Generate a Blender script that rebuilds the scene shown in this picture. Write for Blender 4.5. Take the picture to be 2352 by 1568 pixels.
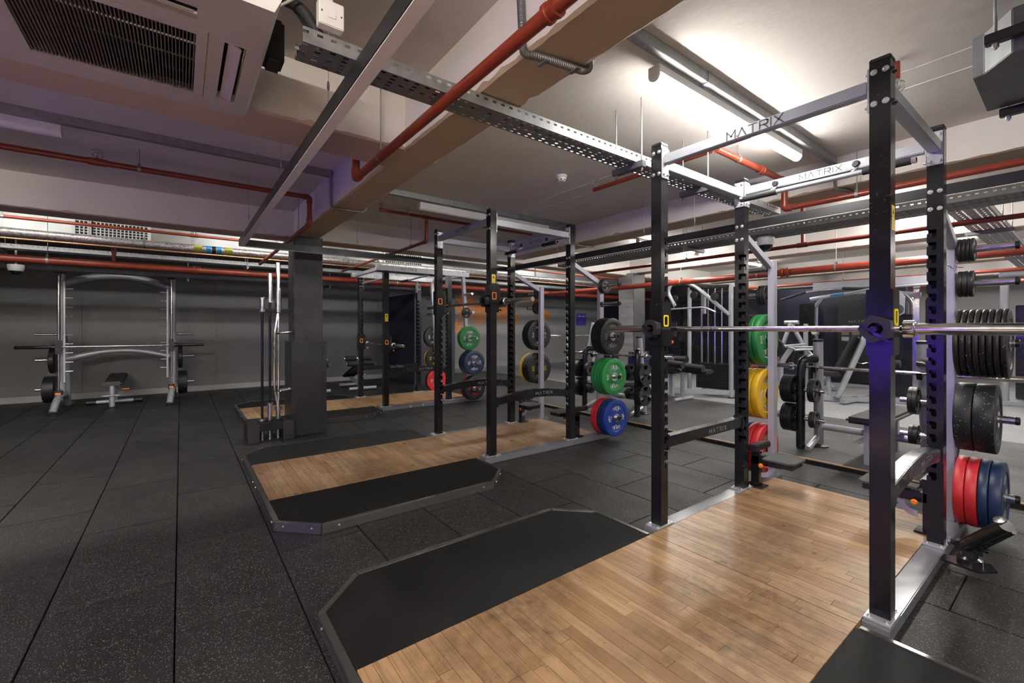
import bpy, bmesh, math, random
from mathutils import Vector, Matrix
random.seed(7)
for o in list(bpy.data.objects): bpy.data.objects.remove(o)
S = bpy.context.scene
COL = S.collection
PI = math.pi

# ---------------------------------------------------------------- camera
cd = bpy.data.cameras.new('camera'); cam = bpy.data.objects.new('camera', cd); COL.objects.link(cam)
FPX, CXP, CYP, YAW, H = 1010.9, 1176.0, 753.9, 0.6452426, 1.30
cd.sensor_width = 36.0; cd.lens = FPX / 2352 * 36.0
cd.shift_x = 0.0; cd.shift_y = (CYP - 784.0) / 2352.0
cd.clip_start = 0.05; cd.clip_end = 100
cam.location = (0, 0, H)
cam.rotation_euler = (PI / 2, 0, PI / 2 - YAW)
S.camera = cam

# ---------------------------------------------------------------- world and exposure
W = bpy.data.worlds.new('world'); S.world = W; W.use_nodes = True
W.node_tree.nodes['Background'].inputs[0].default_value = (0.9, 0.95, 1.0, 1)
W.node_tree.nodes['Background'].inputs[1].default_value = 0.05
S.view_settings.view_transform = 'Standard'; S.view_settings.look = 'None'
S.view_settings.exposure = 1.08; S.view_settings.gamma = 1.0; S.view_settings.use_curve_mapping = False
S.cycles.use_denoising = True
S.cycles.use_adaptive_sampling = True; S.cycles.adaptive_threshold = 0.02
S.cycles.max_bounces = 6; S.cycles.diffuse_bounces = 4; S.cycles.glossy_bounces = 4
S.cycles.sample_clamp_indirect = 6.0
LAMP = 55.0          # emission strength of the lit battens

# ---------------------------------------------------------------- materials
MATS = {}
def nt(name):
    m = bpy.data.materials.new(name); m.use_nodes = True; MATS[name] = m
    t = m.node_tree; b = t.nodes['Principled BSDF']
    return m, t, b
def N(t, typ, **kw):
    n = t.nodes.new(typ)
    for k, v in kw.items():
        if k.startswith('i_'):
            key = k[2:]; key = int(key) if key.isdigit() else key
            n.inputs[key].default_value = v
        else: setattr(n, k, v)
    return n
def ramp(t, src, stops, interp='LINEAR'):
    r = N(t, 'ShaderNodeValToRGB'); r.color_ramp.interpolation = interp
    e = r.color_ramp.elements
    while len(e) < len(stops): e.new(0.5)
    for i, (p, c) in enumerate(stops):
        e[i].position = p; e[i].color = (c, c, c, 1) if isinstance(c, (int, float)) else tuple(c) + (1,)
    t.links.new(src, r.inputs[0]); return r.outputs[0]
def mix(t, fac, a, b, blend='MIX'):
    n = N(t, 'ShaderNodeMix', data_type='RGBA', blend_type=blend)
    for inp, v in ((n.inputs[0], fac), (n.inputs[6], a), (n.inputs[7], b)):
        if hasattr(v, 'is_linked'): t.links.new(v, inp)
        elif isinstance(v, (int, float)): inp.default_value = v
        else: inp.default_value = tuple(v) + (1,)
    return n.outputs[2]
def coords(t, scale=(1, 1, 1), world=True):
    if world: src = N(t, 'ShaderNodeNewGeometry').outputs['Position']
    else: src = N(t, 'ShaderNodeTexCoord').outputs['Object']
    mp = N(t, 'ShaderNodeMapping'); mp.inputs['Scale'].default_value = scale
    t.links.new(src, mp.inputs[0]); return mp.outputs[0]
def noise(t, vec, scale, detail=3, rough=0.55):
    n = N(t, 'ShaderNodeTexNoise', i_Scale=scale, i_Detail=detail, i_Roughness=rough)
    t.links.new(vec, n.inputs['Vector']); return n.outputs[0]
def bump(t, b, h, strength=0.2, dist=0.01):
    n = N(t, 'ShaderNodeBump', i_Strength=strength, i_Distance=dist)
    t.links.new(h, n.inputs['Height']); t.links.new(n.outputs[0], b.inputs['Normal'])
def plain(name, col, rough=0.5, metal=0.0, var=0.12, nscale=6.0, coat=0.0, spec=0.5, bmp=0.0):
    """one colour with soft procedural variation in tone and gloss"""
    m, t, b = nt(name)
    v = coords(t); n = noise(t, v, nscale, 4)
    lo = tuple(c * (1 - var) for c in col); hi = tuple(min(1, c * (1 + var)) for c in col)
    t.links.new(ramp(t, n, [(0.3, lo), (0.7, hi)]), b.inputs['Base Color'])
    t.links.new(ramp(t, n, [(0.3, max(0.02, rough - 0.06)), (0.7, min(1, rough + 0.06))]), b.inputs['Roughness'])
    b.inputs['Metallic'].default_value = metal; b.inputs['Coat Weight'].default_value = coat
    b.inputs['Specular IOR Level'].default_value = spec
    if bmp: bump(t, b, noise(t, v, nscale * 30, 2), bmp, 0.002)
    return m
def emit(name, col, strength):
    m, t, b = nt(name); b.inputs['Base Color'].default_value = tuple(col) + (1,)
    b.inputs['Emission Color'].default_value = tuple(col) + (1,); b.inputs['Emission Strength'].default_value = strength
    n = noise(t, coords(t), 3.0); t.links.new(ramp(t, n, [(0.2, 0.45), (0.8, 0.55)]), b.inputs['Roughness'])
    return m
def speckle(name, base, fleck, amount, scale, rough, bmp=0.25, big=0.25, fleck2=None, per_tile=False):
    """crumb rubber: dark ground with small flecks, worn slightly unevenly"""
    m, t, b = nt(name); v = coords(t)
    vo = N(t, 'ShaderNodeTexVoronoi', i_Scale=scale); t.links.new(v, vo.inputs['Vector'])
    sp = N(t, 'ShaderNodeSeparateColor'); t.links.new(vo.outputs['Color'], sp.inputs[0])
    pick = ramp(t, sp.outputs[0], [(1 - amount - 0.01, 0.0), (1 - amount, 1.0)])
    near = ramp(t, vo.outputs['Distance'], [(0.25, 1.0), (0.45, 0.0)])
    f = mix(t, 1.0, pick, near, 'MULTIPLY')
    fl = fleck if fleck2 is None else mix(t, ramp(t, sp.outputs[1], [(0.49, 0.0), (0.5, 1.0)]), fleck, fleck2)
    ground = mix(t, ramp(t, noise(t, v, 1.3, 5), [(0.3, 0.0), (0.75, 1.0)]), tuple(c * (1 - big) for c in base), tuple(c * (1 + big) for c in base))
    col = mix(t, f, ground, fl)
    if per_tile: col = mix(t, 1.0, col, ramp(t, N(t, 'ShaderNodeObjectInfo').outputs['Random'], [(0.0, 0.72), (1.0, 1.0)]), 'MULTIPLY')
    t.links.new(col, b.inputs['Base Color'])
    t.links.new(ramp(t, noise(t, v, 2.2, 4), [(0.3, rough - 0.08), (0.7, rough + 0.08)]), b.inputs['Roughness'])
    b.inputs['Specular IOR Level'].default_value = 0.38
    bump(t, b, noise(t, v, scale * 0.8, 2), bmp, 0.003); return m

speckle('tile_rubber', (0.020, 0.0202, 0.0204), (0.26, 0.26, 0.245), 0.30, 180, 0.52, 0.5, 0.30, (0.10, 0.103, 0.108), True)
speckle('pale_rubber', (0.24, 0.24, 0.25), (0.5, 0.5, 0.5), 0.35, 110, 0.6, 0.2, 0.12, (0.08, 0.08, 0.09))
speckle('mid_rubber', (0.055, 0.055, 0.056), (0.22, 0.22, 0.21), 0.16, 120, 0.55, 0.3, 0.3)
plain('pad_rubber', (0.0075, 0.0077, 0.0077), 0.7, var=0.35, nscale=2.5, bmp=0.12, spec=0.25)
speckle('bumper_black', (0.011, 0.011, 0.012), (0.4, 0.4, 0.38), 0.03, 160, 0.42, 0.12, 0.2)
speckle('bumper_bluefleck', (0.011, 0.012, 0.014), (0.15, 0.42, 0.62), 0.05, 160, 0.42, 0.12, 0.2, (0.5, 0.5, 0.48))
plain('bumper_plain', (0.013, 0.013, 0.014), 0.42, var=0.2)
plain('bumper_green', (0.015, 0.19, 0.045), 0.45, var=0.18, nscale=9)
plain('bumper_blue', (0.008, 0.035, 0.24), 0.42, var=0.18, nscale=9)
plain('bumper_navy', (0.010, 0.026, 0.075), 0.42, var=0.18, nscale=9)
plain('bumper_red', (0.50, 0.02, 0.028), 0.45, var=0.15, nscale=9)
plain('bumper_yellow', (0.62, 0.37, 0.01), 0.45, var=0.18, nscale=9)
plain('white_print', (0.78, 0.78, 0.76), 0.5, var=0.05)
plain('grey_print', (0.30, 0.30, 0.31), 0.5, var=0.1)
plain('dark_print', (0.05, 0.05, 0.055), 0.5, var=0.1)
plain('yellow_print', (0.72, 0.50, 0.02), 0.5, var=0.1)
plain('red_print', (0.55, 0.04, 0.02), 0.5, var=0.1)
plain('orange', (0.90, 0.25, 0.015), 0.4, var=0.08)
plain('yellow', (0.85, 0.66, 0.02), 0.4, var=0.06)
plain('chrome', (0.72, 0.72, 0.73), 0.16, 1.0, 0.06, 30)
plain('worn_steel', (0.42, 0.41, 0.40), 0.3, 1.0, 0.2, 25)
plain('silver', (0.38, 0.395, 0.43), 0.36, 0.35, 0.06, 5)
plain('lilac_steel', (0.40, 0.40, 0.47), 0.36, 0.3, 0.06, 5)
plain('plate_steel', (0.55, 0.56, 0.60), 0.3, 0.6, 0.08, 10)
plain('galvanised', (0.31, 0.318, 0.325), 0.52, 0.75, 0.16, 22)
plain('dark_galvanised', (0.17, 0.175, 0.18), 0.5, 0.6, 0.2, 14)
plain('bolt_zinc', (0.62, 0.62, 0.63), 0.28, 0.9, 0.1, 30)
plain('red_pipe', (0.215, 0.033, 0.016), 0.34, 0.0, 0.15, 8)
plain('foil', (0.62, 0.62, 0.62), 0.3, 0.8, 0.2, 40, bmp=0.3)
plain('duct_steel', (0.36, 0.375, 0.37), 0.4, 0.55, 0.1, 5)
plain('black_plastic', (0.012, 0.012, 0.013), 0.42, var=0.2)
plain('black_gloss', (0.010, 0.010, 0.011), 0.25, var=0.2, coat=0.2)
plain('vinyl', (0.014, 0.014, 0.015), 0.40, var=0.25, nscale=12)
plain('foam', (0.016, 0.016, 0.017), 0.75, var=0.2)
plain('grip_pad', (0.075, 0.077, 0.078), 0.85, var=0.2, nscale=60, bmp=0.3)
plain('led_body', (0.014, 0.0145, 0.0155), 0.38, var=0.1)
plain('diffuser_off', (0.80, 0.75, 0.69), 0.45, var=0.03)
plain('white_plastic', (0.72, 0.72, 0.71), 0.4, var=0.05)
plain('cream_plastic', (0.50, 0.46, 0.43), 0.45, var=0.06, nscale=3)
plain('grille_dark', (0.010, 0.009, 0.009), 0.7, var=0.2)
plain('slat_brown', (0.17, 0.145, 0.125), 0.5, var=0.12)
plain('wall_grey', (0.165, 0.166, 0.173), 0.50, var=0.12, nscale=1.5, bmp=0.05)
plain('wall_dark', (0.022, 0.022, 0.026), 0.6, var=0.12, nscale=1.5)
plain('wall_mid', (0.33, 0.33, 0.332), 0.5, var=0.1, nscale=1.5)
plain('wall_pale', (0.42, 0.42, 0.41), 0.6, var=0.05, nscale=1.5)
plain('navy_panel', (0.022, 0.022, 0.042), 0.4, var=0.1)
plain('cladding', (0.026, 0.026, 0.033), 0.36, var=0.1, nscale=4)
plain('bounce_timber', (0.60, 0.46, 0.32), 0.5, var=0.12, nscale=4)
plain('oak_edge', (0.42, 0.27, 0.15), 0.5, var=0.2, nscale=12)
plain('glass_dark', (0.012, 0.013, 0.016), 0.08, var=0.1, coat=0.5)
plain('bin_navy', (0.012, 0.013, 0.075), 0.4, var=0.1)
plain('sign_purple', (0.13, 0.08, 0.55), 0.5, var=0.1)
plain('tag_white', (0.7, 0.7, 0.68), 0.6, var=0.05)
plain('cable_red', (0.45, 0.03, 0.02), 0.5, var=0.1)
plain('copper', (0.55, 0.30, 0.18), 0.35, 0.8, 0.1)
plain('band_blue', (0.02, 0.28, 0.6), 0.5, var=0.1)
plain('band_green', (0.32, 0.36, 0.05), 0.5, var=0.1)
emit('lamp_white', (1.0, 0.965, 0.91), LAMP)
emit('lamp_round', (1.0, 0.97, 0.92), LAMP * 1.5)
emit('led_violet', (0.17, 0.05, 1.0), 16.0)
emit('lamp_fill', (1.0, 0.90, 0.79), LAMP * 2.6)
emit('lamp_soft', (1.0, 0.965, 0.91), LAMP * 0.75)

# painted concrete: off-white paint, mottled, with stains
def concrete(name, a, b2, stain, rough=0.75):
    m, t, b = nt(name); v = coords(t)
    base = mix(t, ramp(t, noise(t, v, 1.1, 5), [(0.35, 0.0), (0.7, 1.0)]), a, b2)
    st = mix(t, 1.0, ramp(t, noise(t, v, 0.55, 4), [(0.60, 0.0), (0.72, 1.0)]), ramp(t, noise(t, v, 9, 4), [(0.3, 0.0), (0.8, 1.0)]), 'MULTIPLY')
    t.links.new(mix(t, st, base, stain), b.inputs['Base Color']); b.inputs['Roughness'].default_value = rough
    bump(t, b, noise(t, v, 14, 6, 0.65), 0.9 if name.startswith('column') else 0.35, 0.012); return m
concrete('ceiling_paint', (0.60, 0.56, 0.52), (0.68, 0.635, 0.595), (0.42, 0.375, 0.33))
concrete('beam_paint', (0.60, 0.57, 0.545), (0.68, 0.645, 0.61), (0.46, 0.42, 0.375))
concrete('beam_soffit', (0.46, 0.35, 0.265), (0.54, 0.415, 0.32), (0.30, 0.22, 0.165), 0.85)  # tan of raw concrete plus warm bounce off the oak, put into the colour
concrete('column_black', (0.018, 0.018, 0.020), (0.085, 0.085, 0.088), (0.010, 0.010, 0.011), 0.42)
concrete('column_grey', (0.20, 0.20, 0.205), (0.26, 0.26, 0.265), (0.12, 0.12, 0.12), 0.55)

# black powder coat with chips of bare primer, as on the rack posts
def chipped(name, base, chip, amount, metal=0.0):
    m, t, b = nt(name); v = coords(t)
    n = mix(t, 0.42, noise(t, v, 55, 5, 0.65), noise(t, v, 4.0, 3))
    f = ramp(t, n, [(1 - amount, 0.0), (1 - amount + 0.012, 1.0)])
    t.links.new(mix(t, f, base, chip), b.inputs['Base Color'])
    t.links.new(ramp(t, noise(t, v, 9, 4), [(0.3, 0.13), (0.7, 0.25)]), b.inputs['Roughness']); b.inputs['Specular IOR Level'].default_value = 0.42; b.inputs['Metallic'].default_value = metal; return m
chipped('post_black', (0.011, 0.011, 0.013), (0.10, 0.07, 0.055), 0.375)
chipped('rail_grey', (0.17, 0.174, 0.195), (0.09, 0.09, 0.09), 0.36)
chipped('trim_black', (0.20, 0.195, 0.19), (0.36, 0.33, 0.30), 0.40, 0.8)

# oak boards: grain along the board, tone per board, scuffs and dark stains by place
def oak():
    m, t, b = nt('oak_board')
    oi = N(t, 'ShaderNodeObjectInfo'); v = coords(t)
    off = N(t, 'ShaderNodeVectorMath', operation='MULTIPLY_ADD')
    rnd = N(t, 'ShaderNodeCombineXYZ'); t.links.new(oi.outputs['Random'], rnd.inputs[0]); t.links.new(oi.outputs['Random'], rnd.inputs[1])
    off.inputs[1].default_value = (37, 91, 0); t.links.new(rnd.outputs[0], off.inputs[0]); t.links.new(v, off.inputs[2])
    mp = N(t, 'ShaderNodeMapping'); mp.inputs['Scale'].default_value = (1.6, 26, 1); t.links.new(off.outputs[0], mp.inputs[0])
    g = noise(t, mp.outputs[0], 2.2, 6, 0.65)
    tone = ramp(t, oi.outputs['Random'], [(0.0, (0.265, 0.150, 0.072)), (0.3, (0.35, 0.215, 0.112)), (0.75, (0.43, 0.28, 0.155)), (1.0, (0.32, 0.182, 0.088))])
    c = mix(t, ramp(t, g, [(0.33, 0.8), (0.52, 0.0)]), tone, (0.19, 0.105, 0.048))
    mp2 = N(t, 'ShaderNodeMapping'); mp2.inputs['Scale'].default_value = (14, 160, 1); t.links.new(off.outputs[0], mp2.inputs[0])
    pore = ramp(t, noise(t, mp2.outputs[0], 1.0, 3), [(0.66, 0.0), (0.74, 0.75)])
    c = mix(t, pore, c, (0.13, 0.075, 0.04))
    dirt = mix(t, 1.0, ramp(t, noise(t, v, 1.35, 3), [(0.42, 0.0), (0.61, 1.0)]), ramp(t, noise(t, v, 17, 5), [(0.35, 0.3), (0.7, 1.0)]), 'MULTIPLY')
    c = mix(t, dirt, c, (0.115, 0.07, 0.038))
    spot = ramp(t, noise(t, v, 52, 2), [(0.735, 0.0), (0.75, 0.85)])
    c = mix(t, spot, c, (0.045, 0.03, 0.025))
    t.links.new(c, b.inputs['Base Color'])
    t.links.new(ramp(t, noise(t, v, 5, 4), [(0.3, 0.26), (0.7, 0.44)]), b.inputs['Roughness'])
    bump(t, b, g, 0.08, 0.002)
oak()

# ---------------------------------------------------------------- mesh builder
class MB:
    def __init__(s): s.v = []; s.f = []
    def add(s, vs, fs):
        o = len(s.v); s.v += [tuple(p) for p in vs]; s.f += [tuple(i + o for i in f) for f in fs]; return s
    def box(s, x0, x1, y0, y1, z0, z1):
        return s.add([(x0, y0, z0), (x1, y0, z0), (x1, y1, z0), (x0, y1, z0), (x0, y0, z1), (x1, y0, z1), (x1, y1, z1), (x0, y1, z1)],
                     [(0, 3, 2, 1), (4, 5, 6, 7), (0, 1, 5, 4), (1, 2, 6, 5), (2, 3, 7, 6), (3, 0, 4, 7)])
    def cb(s, cx, cy, cz, sx, sy, sz): return s.box(cx - sx / 2, cx + sx / 2, cy - sy / 2, cy + sy / 2, cz - sz / 2, cz + sz / 2)
    def bar(s, p, q, w, h, up=(0, 0, 1)):
        """rectangular bar from p to q: w across, h along up"""
        p, q = Vector(p), Vector(q); d = (q - p).normalized(); u = Vector(up)
        if abs(d.dot(u)) > 0.98: u = Vector((0, 1, 0))
        r = d.cross(u).normalized() * (w / 2); u = r.cross(d).normalized() * (h / 2)
        vs = [a + b for a in (p, q) for b in (-r - u, r - u, r + u, -r + u)]
        return s.add(vs, [(3, 2, 1, 0), (4, 5, 6, 7), (0, 1, 5, 4), (1, 2, 6, 5), (2, 3, 7, 6), (3, 0, 4, 7)])
    def tube(s, path, r, n=10, cap=True):
        P = [Vector(p) for p in path]; k = len(P); R = r if isinstance(r, (list, tuple)) else [r] * k
        T = [(P[min(i + 1, k - 1)] - P[max(i - 1, 0)]).normalized() for i in range(k)]
        u = Vector((0, 0, 1)) if abs(T[0].z) < 0.9 else Vector((1, 0, 0))
        u = (u - T[0] * u.dot(T[0])).normalized(); vs = []
        for i in range(k):
            u = (u - T[i] * u.dot(T[i])).normalized(); w = T[i].cross(u)
            vs += [P[i] + (u * math.cos(2 * PI * j / n) + w * math.sin(2 * PI * j / n)) * R[i] for j in range(n)]
        fs = [(i * n + j, i * n + (j + 1) % n, (i + 1) * n + (j + 1) % n, (i + 1) * n + j) for i in range(k - 1) for j in range(n)]
        if cap: fs += [tuple(range(n - 1, -1, -1)), tuple((k - 1) * n + j for j in range(n))]
        return s.add(vs, fs)
    def cyl(s, p, q, r, n=12): return s.tube([p, q], r, n)
    def lathe(s, o, d, prof, n=28):
        """profile [(radius, distance along d)] turned about the axis through o along d"""
        o, d = Vector(o), Vector(d).normalized(); u = Vector((0, 0, 1)) if abs(d.z) < 0.9 else Vector((1, 0, 0))
        u = (u - d * u.dot(d)).normalized(); w = d.cross(u); vs = []; fs = []; k = len(prof)
        for r, h in prof:
            vs += [o + d * h + (u * math.cos(2 * PI * j / n) + w * math.sin(2 * PI * j / n)) * max(r, 1e-4) for j in range(n)]
        fs = [(i * n + j, i * n + (j + 1) % n, (i + 1) * n + (j + 1) % n, (i + 1) * n + j) for i in range(k - 1) for j in range(n)]
        fs += [tuple(range(n - 1, -1, -1)), tuple((k - 1) * n + j for j in range(n))]
        return s.add(vs, fs)
    def prism(s, pts, ext):
        """flat polygon (3D points) pushed along ext"""
        e = Vector(ext); n = len(pts); P = [Vector(p) for p in pts]
        return s.add(P + [p + e for p in P], [tuple(range(n - 1, -1, -1)), tuple(range(n, 2 * n))] + [(i, (i + 1) % n, n + (i + 1) % n, n + i) for i in range(n)])
    def sph(s, c, r, n=10, m=6, sq=1.0):
        pr = [(r * math.sin(PI * i / m), -r * sq * math.cos(PI * i / m)) for i in range(m + 1)]
        return s.lathe(c, (0, 0, 1), pr, n)
    def mesh(s, name, mat, off=(0, 0, 0), bev=0.0, smooth=35):
        me = bpy.data.meshes.new(name)
        me.from_pydata([(x - off[0], y - off[1], z - off[2]) for x, y, z in s.v], [], s.f)
        bm = bmesh.new(); bm.from_mesh(me)
        bmesh.ops.recalc_face_normals(bm, faces=bm.faces)
        if bev: bmesh.ops.bevel(bm, geom=[e for e in bm.edges if len(e.link_faces) == 2 and e.calc_face_angle(0) > 0.6], offset=bev, segments=2, affect='EDGES', clamp_overlap=True)
        bm.to_mesh(me); bm.free()
        if smooth:
            me.polygons.foreach_set('use_smooth', [True] * len(me.polygons)); me.set_sharp_from_angle(angle=math.radians(smooth))
        me.materials.append(MATS[mat]); return me

ROOTLOC = {}
def link(name, data, parent=None):
    o = bpy.data.objects.new(name, data); COL.objects.link(o)
    if parent is not None: o.parent = parent
    return o
def tag(o, label=None, cat=None, group=None, kind=None):
    if label: o['label'] = label
    if cat: o['category'] = cat
    if group: o['group'] = group
    if kind: o['kind'] = kind
    return o
def thing(name, label, cat, loc=(0, 0, 0), group=None):
    o = link(name, None); o.location = loc; o.empty_display_size = 0.1; ROOTLOC[o.name] = tuple(loc)
    return tag(o, label, cat, group)
def base_of(o):
    while o.parent is not None: o = o.parent
    return ROOTLOC.get(o.name, (0, 0, 0))
def part(name, mb, mat, parent, bev=0.0, label=None, smooth=35):
    o = link(name, mb.mesh(name, mat, base_of(parent), bev, smooth), parent)
    if label: o['label'] = label
    return o
def solo(name, mb, mat, label, cat, group=None, bev=0.0, loc=(0, 0, 0)):
    """a thing that is one mesh"""
    o = link(name, mb.mesh(name, mat, loc, bev)); o.location = loc; ROOTLOC[o.name] = tuple(loc)
    return tag(o, label, cat, group)
def struct(name, mb, mat, parent=None, bev=0.0):
    o = link(name, mb.mesh(name, mat, (0, 0, 0), bev), parent)
    if parent is None: o['kind'] = 'structure'
    return o
def again(name, src, parent):
    """another piece sharing the mesh of src"""
    o = link(name, src.data, parent); return o
def copy_tree(o, parent=None, loc=None, rotz=None, label=None, group=None):
    c = o.copy(); COL.objects.link(c); c.parent = parent
    if loc is not None: c.location = loc; ROOTLOC[c.name] = tuple(loc)
    if rotz is not None: c.rotation_euler = (0, 0, rotz)
    if label: c['label'] = label
    if group: c['group'] = group
    for ch in o.children: copy_tree(ch, c)
    return c

# ---------------------------------------------------------------- stroke lettering
OCT = [(0.30, 0.0), (0.1, 0.08), (0.0, 0.31), (0.1, 0.54), (0.30, 0.62), (0.5, 0.54), (0.6, 0.31), (0.5, 0.08), (0.30, 0.0)]
GL = {
 'M': (1.1, [[(0, 0), (0, 1), (0.55, 0.35), (1.1, 1), (1.1, 0)]]), 'A': (1.0, [[(0, 0), (0.5, 1), (1, 0)]]),
 'T': (1.0, [[(0, 1), (1, 1)], [(0.5, 1), (0.5, 0)]]), 'R': (0.95, [[(0, 0), (0, 1), (0.8, 1), (0.95, 0.86), (0.95, 0.6), (0.8, 0.46), (0.05, 0.46)], [(0.5, 0.46), (0.95, 0)]]),
 'I': (0.05, [[(0, 0), (0, 1)]]), 'X': (0.95, [[(0, 0), (0.95, 1)], [(0, 1), (0.95, 0)]]),
 'o': (0.6, [OCT]), 'r': (0.38, [[(0, 0), (0, 0.62)], [(0, 0.38), (0.14, 0.57), (0.38, 0.62)]]),
 'i': (0.05, [[(0, 0), (0, 0.62)], [(0, 0.78), (0, 0.9)]]),
 'g': (0.6, [OCT, [(0.6, 0.62), (0.6, -0.12), (0.45, -0.27), (0.1, -0.27)]]),
 'n': (0.56, [[(0, 0), (0, 0.62)], [(0, 0.42), (0.15, 0.57), (0.34, 0.62), (0.52, 0.54), (0.56, 0.38), (0.56, 0)]]),
 'e': (0.58, [[(0, 0.31), (0.58, 0.31), (0.5, 0.54), (0.3, 0.62), (0.1, 0.54), (0, 0.31), (0.1, 0.08), (0.3, 0), (0.52, 0.07)]]),
 'a': (0.56, [[(0.56, 0.62), (0.56, 0)], [(0.56, 0.45), (0.3, 0.62), (0.08, 0.5), (0, 0.31), (0.08, 0.1), (0.3, 0), (0.56, 0.15)]]),
 'l': (0.05, [[(0, 0), (0, 1)]]),
 '0': (0.6, [[(0.3, 0), (0.08, 0.14), (0, 0.5), (0.08, 0.86), (0.3, 1), (0.52, 0.86), (0.6, 0.5), (0.52, 0.14), (0.3, 0)]]),
 '1': (0.3, [[(0.0, 0.8), (0.25, 1), (0.25, 0)]]), '2': (0.6, [[(0.02, 0.78), (0.15, 0.96), (0.4, 1), (0.57, 0.85), (0.55, 0.62), (0.0, 0.0), (0.6, 0)]]),
 '5': (0.58, [[(0.55, 1), (0.08, 1), (0.04, 0.56), (0.3, 0.64), (0.54, 0.5), (0.58, 0.28), (0.45, 0.06), (0.22, 0), (0.0, 0.1)]]),
 '.': (0.08, [[(0.02, 0), (0.02, 0.1)]]), 'K': (0.7, [[(0, 0), (0, 1)], [(0.65, 1), (0, 0.42)], [(0.22, 0.6), (0.7, 0)]]),
 'G': (0.75, [[(0.72, 0.85), (0.45, 1), (0.15, 0.9), (0, 0.5), (0.15, 0.1), (0.45, 0), (0.73, 0.12), (0.73, 0.45), (0.42, 0.45)]]),
 'C': (0.72, [[(0.72, 0.85), (0.45, 1), (0.15, 0.9), (0, 0.5), (0.15, 0.1), (0.45, 0), (0.72, 0.15)]]),
 'U': (0.7, [[(0, 1), (0, 0.2), (0.18, 0), (0.52, 0), (0.7, 0.2), (0.7, 1)]]), 'O': (0.75, [[(0.37, 0), (0.1, 0.14), (0, 0.5), (0.1, 0.86), (0.37, 1), (0.65, 0.86), (0.75, 0.5), (0.65, 0.14), (0.37, 0)]]),
 'N': (0.75, [[(0, 0), (0, 1), (0.75, 0), (0.75, 1)]]), ' ': (0.4, []), '-': (0.4, [[(0, 0.45), (0.4, 0.45)]]),
}
def strokes(s, h, gap=0.28):
    x = 0; out = []
    for ch in s:
        w, ls = GL[ch]
        out += [[((x + a) * h, b * h) for a, b in l] for l in ls]; x += w + gap
    wid = (x - gap) * h
    return [[(a - wid / 2, b - h / 2) for a, b in l] for l in out], wid
def letter(mb, s, h, th, fn, gap=0.28):
    """ribbons of width th for string s; fn maps (a, b) to a 3D point"""
    ls, w = strokes(s, h, gap)
    for l in ls:
        for (a, b), (c, d) in zip(l, l[1:]):
            L = math.hypot(c - a, d - b) or 1; ux, uy = (c - a) / L * th / 2, (d - b) / L * th / 2
            q = [(a - ux - uy, b - uy + ux), (a - ux + uy, b - uy - ux), (c + ux + uy, d + uy - ux), (c + ux - uy, d + uy + ux)]
            mb.add([fn(*p) for p in q], [(0, 1, 2, 3)])
    return mb
def arcfn(cy, cz, x, R, ang0, flip=False):
    """write round a disc that faces +x: text centred on angle ang0 at radius R"""
    def fn(a, b):
        th = ang0 - a / R; r = R + b
        return (x, cy + r * math.cos(th), cz + r * math.sin(th))
    return fn

# ================================================================ THE SETTING
XW, YF, YB, XR = -11.25, 16.2, -4.2, 5.0          # left wall, far wall, wall behind the camera, right wall
SLAB = 2.76
floor = struct('floor', MB().box(XW, XR, YB, YF, -0.15, -0.02), 'pad_rubber')
# rubber tiles about 0.97 x 0.475, laid in a half-bond, joints open
TW, TL, GAP = 0.475, 0.975, 0.006
tile0 = None
rows = range(-5, 10)
for k in rows:
    y0 = -0.02 + k * TW
    ph = (0.4875 if k % 2 else 0.0) - 3.335
    j0 = math.floor((XW - ph) / TL)
    x = ph + j0 * TL
    while x < 1.6:
        a, b = max(x, XW), min(x + TL, 1.9)
        if b - a > 0.1 and not (y0 > 4.78):
            if abs((b - a) - TL) < 1e-6 and tile0 is not None:
                o = again('rubber_tile', tile0, floor)
            else:
                full = abs((b - a) - TL) < 1e-6
                o = struct('rubber_tile', MB().box(-(b - a) / 2 + GAP / 2, (b - a) / 2 - GAP / 2, -TW / 2 + GAP / 2, TW / 2 - GAP / 2, -0.02, 0.0), 'tile_rubber', floor, 0.002)
                if full: tile0 = o
            o.location = ((a + b) / 2, y0 + TW / 2, random.uniform(-0.0012, 0.0))
            o.rotation_euler = (0, 0, random.uniform(-0.0012, 0.0012))
        x += TL
struct('floor_covering', MB().box(1.905, XR, YB, 7.4, -0.02, -0.001), 'tile_rubber', floor)
struct('floor_covering', MB().box(XW, 1.9, YB, -0.02 - 5 * TW - 0.005, -0.02, -0.001), 'tile_rubber', floor)
struct('floor_covering', MB().box(XW, 1.9, -0.02 + 10 * TW + 0.004, 7.4, -0.02, -0.001), 'mid_rubber', floor)
struct('floor_covering', MB().box(XW, XR, 7.405, YF, -0.02, -0.001), 'pale_rubber', floor)

struct('floor_covering', MB().box(-1.9, XR - 0.1, YB + 0.8, -0.75, 0.0015, 0.02), 'bounce_timber', floor)  # added unseen timber patch, bounces warm fill light up to the left ceiling
ceiling = struct('ceiling', MB().box(-6.2, XR, YB, YF, SLAB, SLAB + 0.2), 'ceiling_paint')
struct('upper_slab', MB().box(XW, -6.2, YB, YF, 3.02, 3.2), 'ceiling_paint', ceiling)

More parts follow.
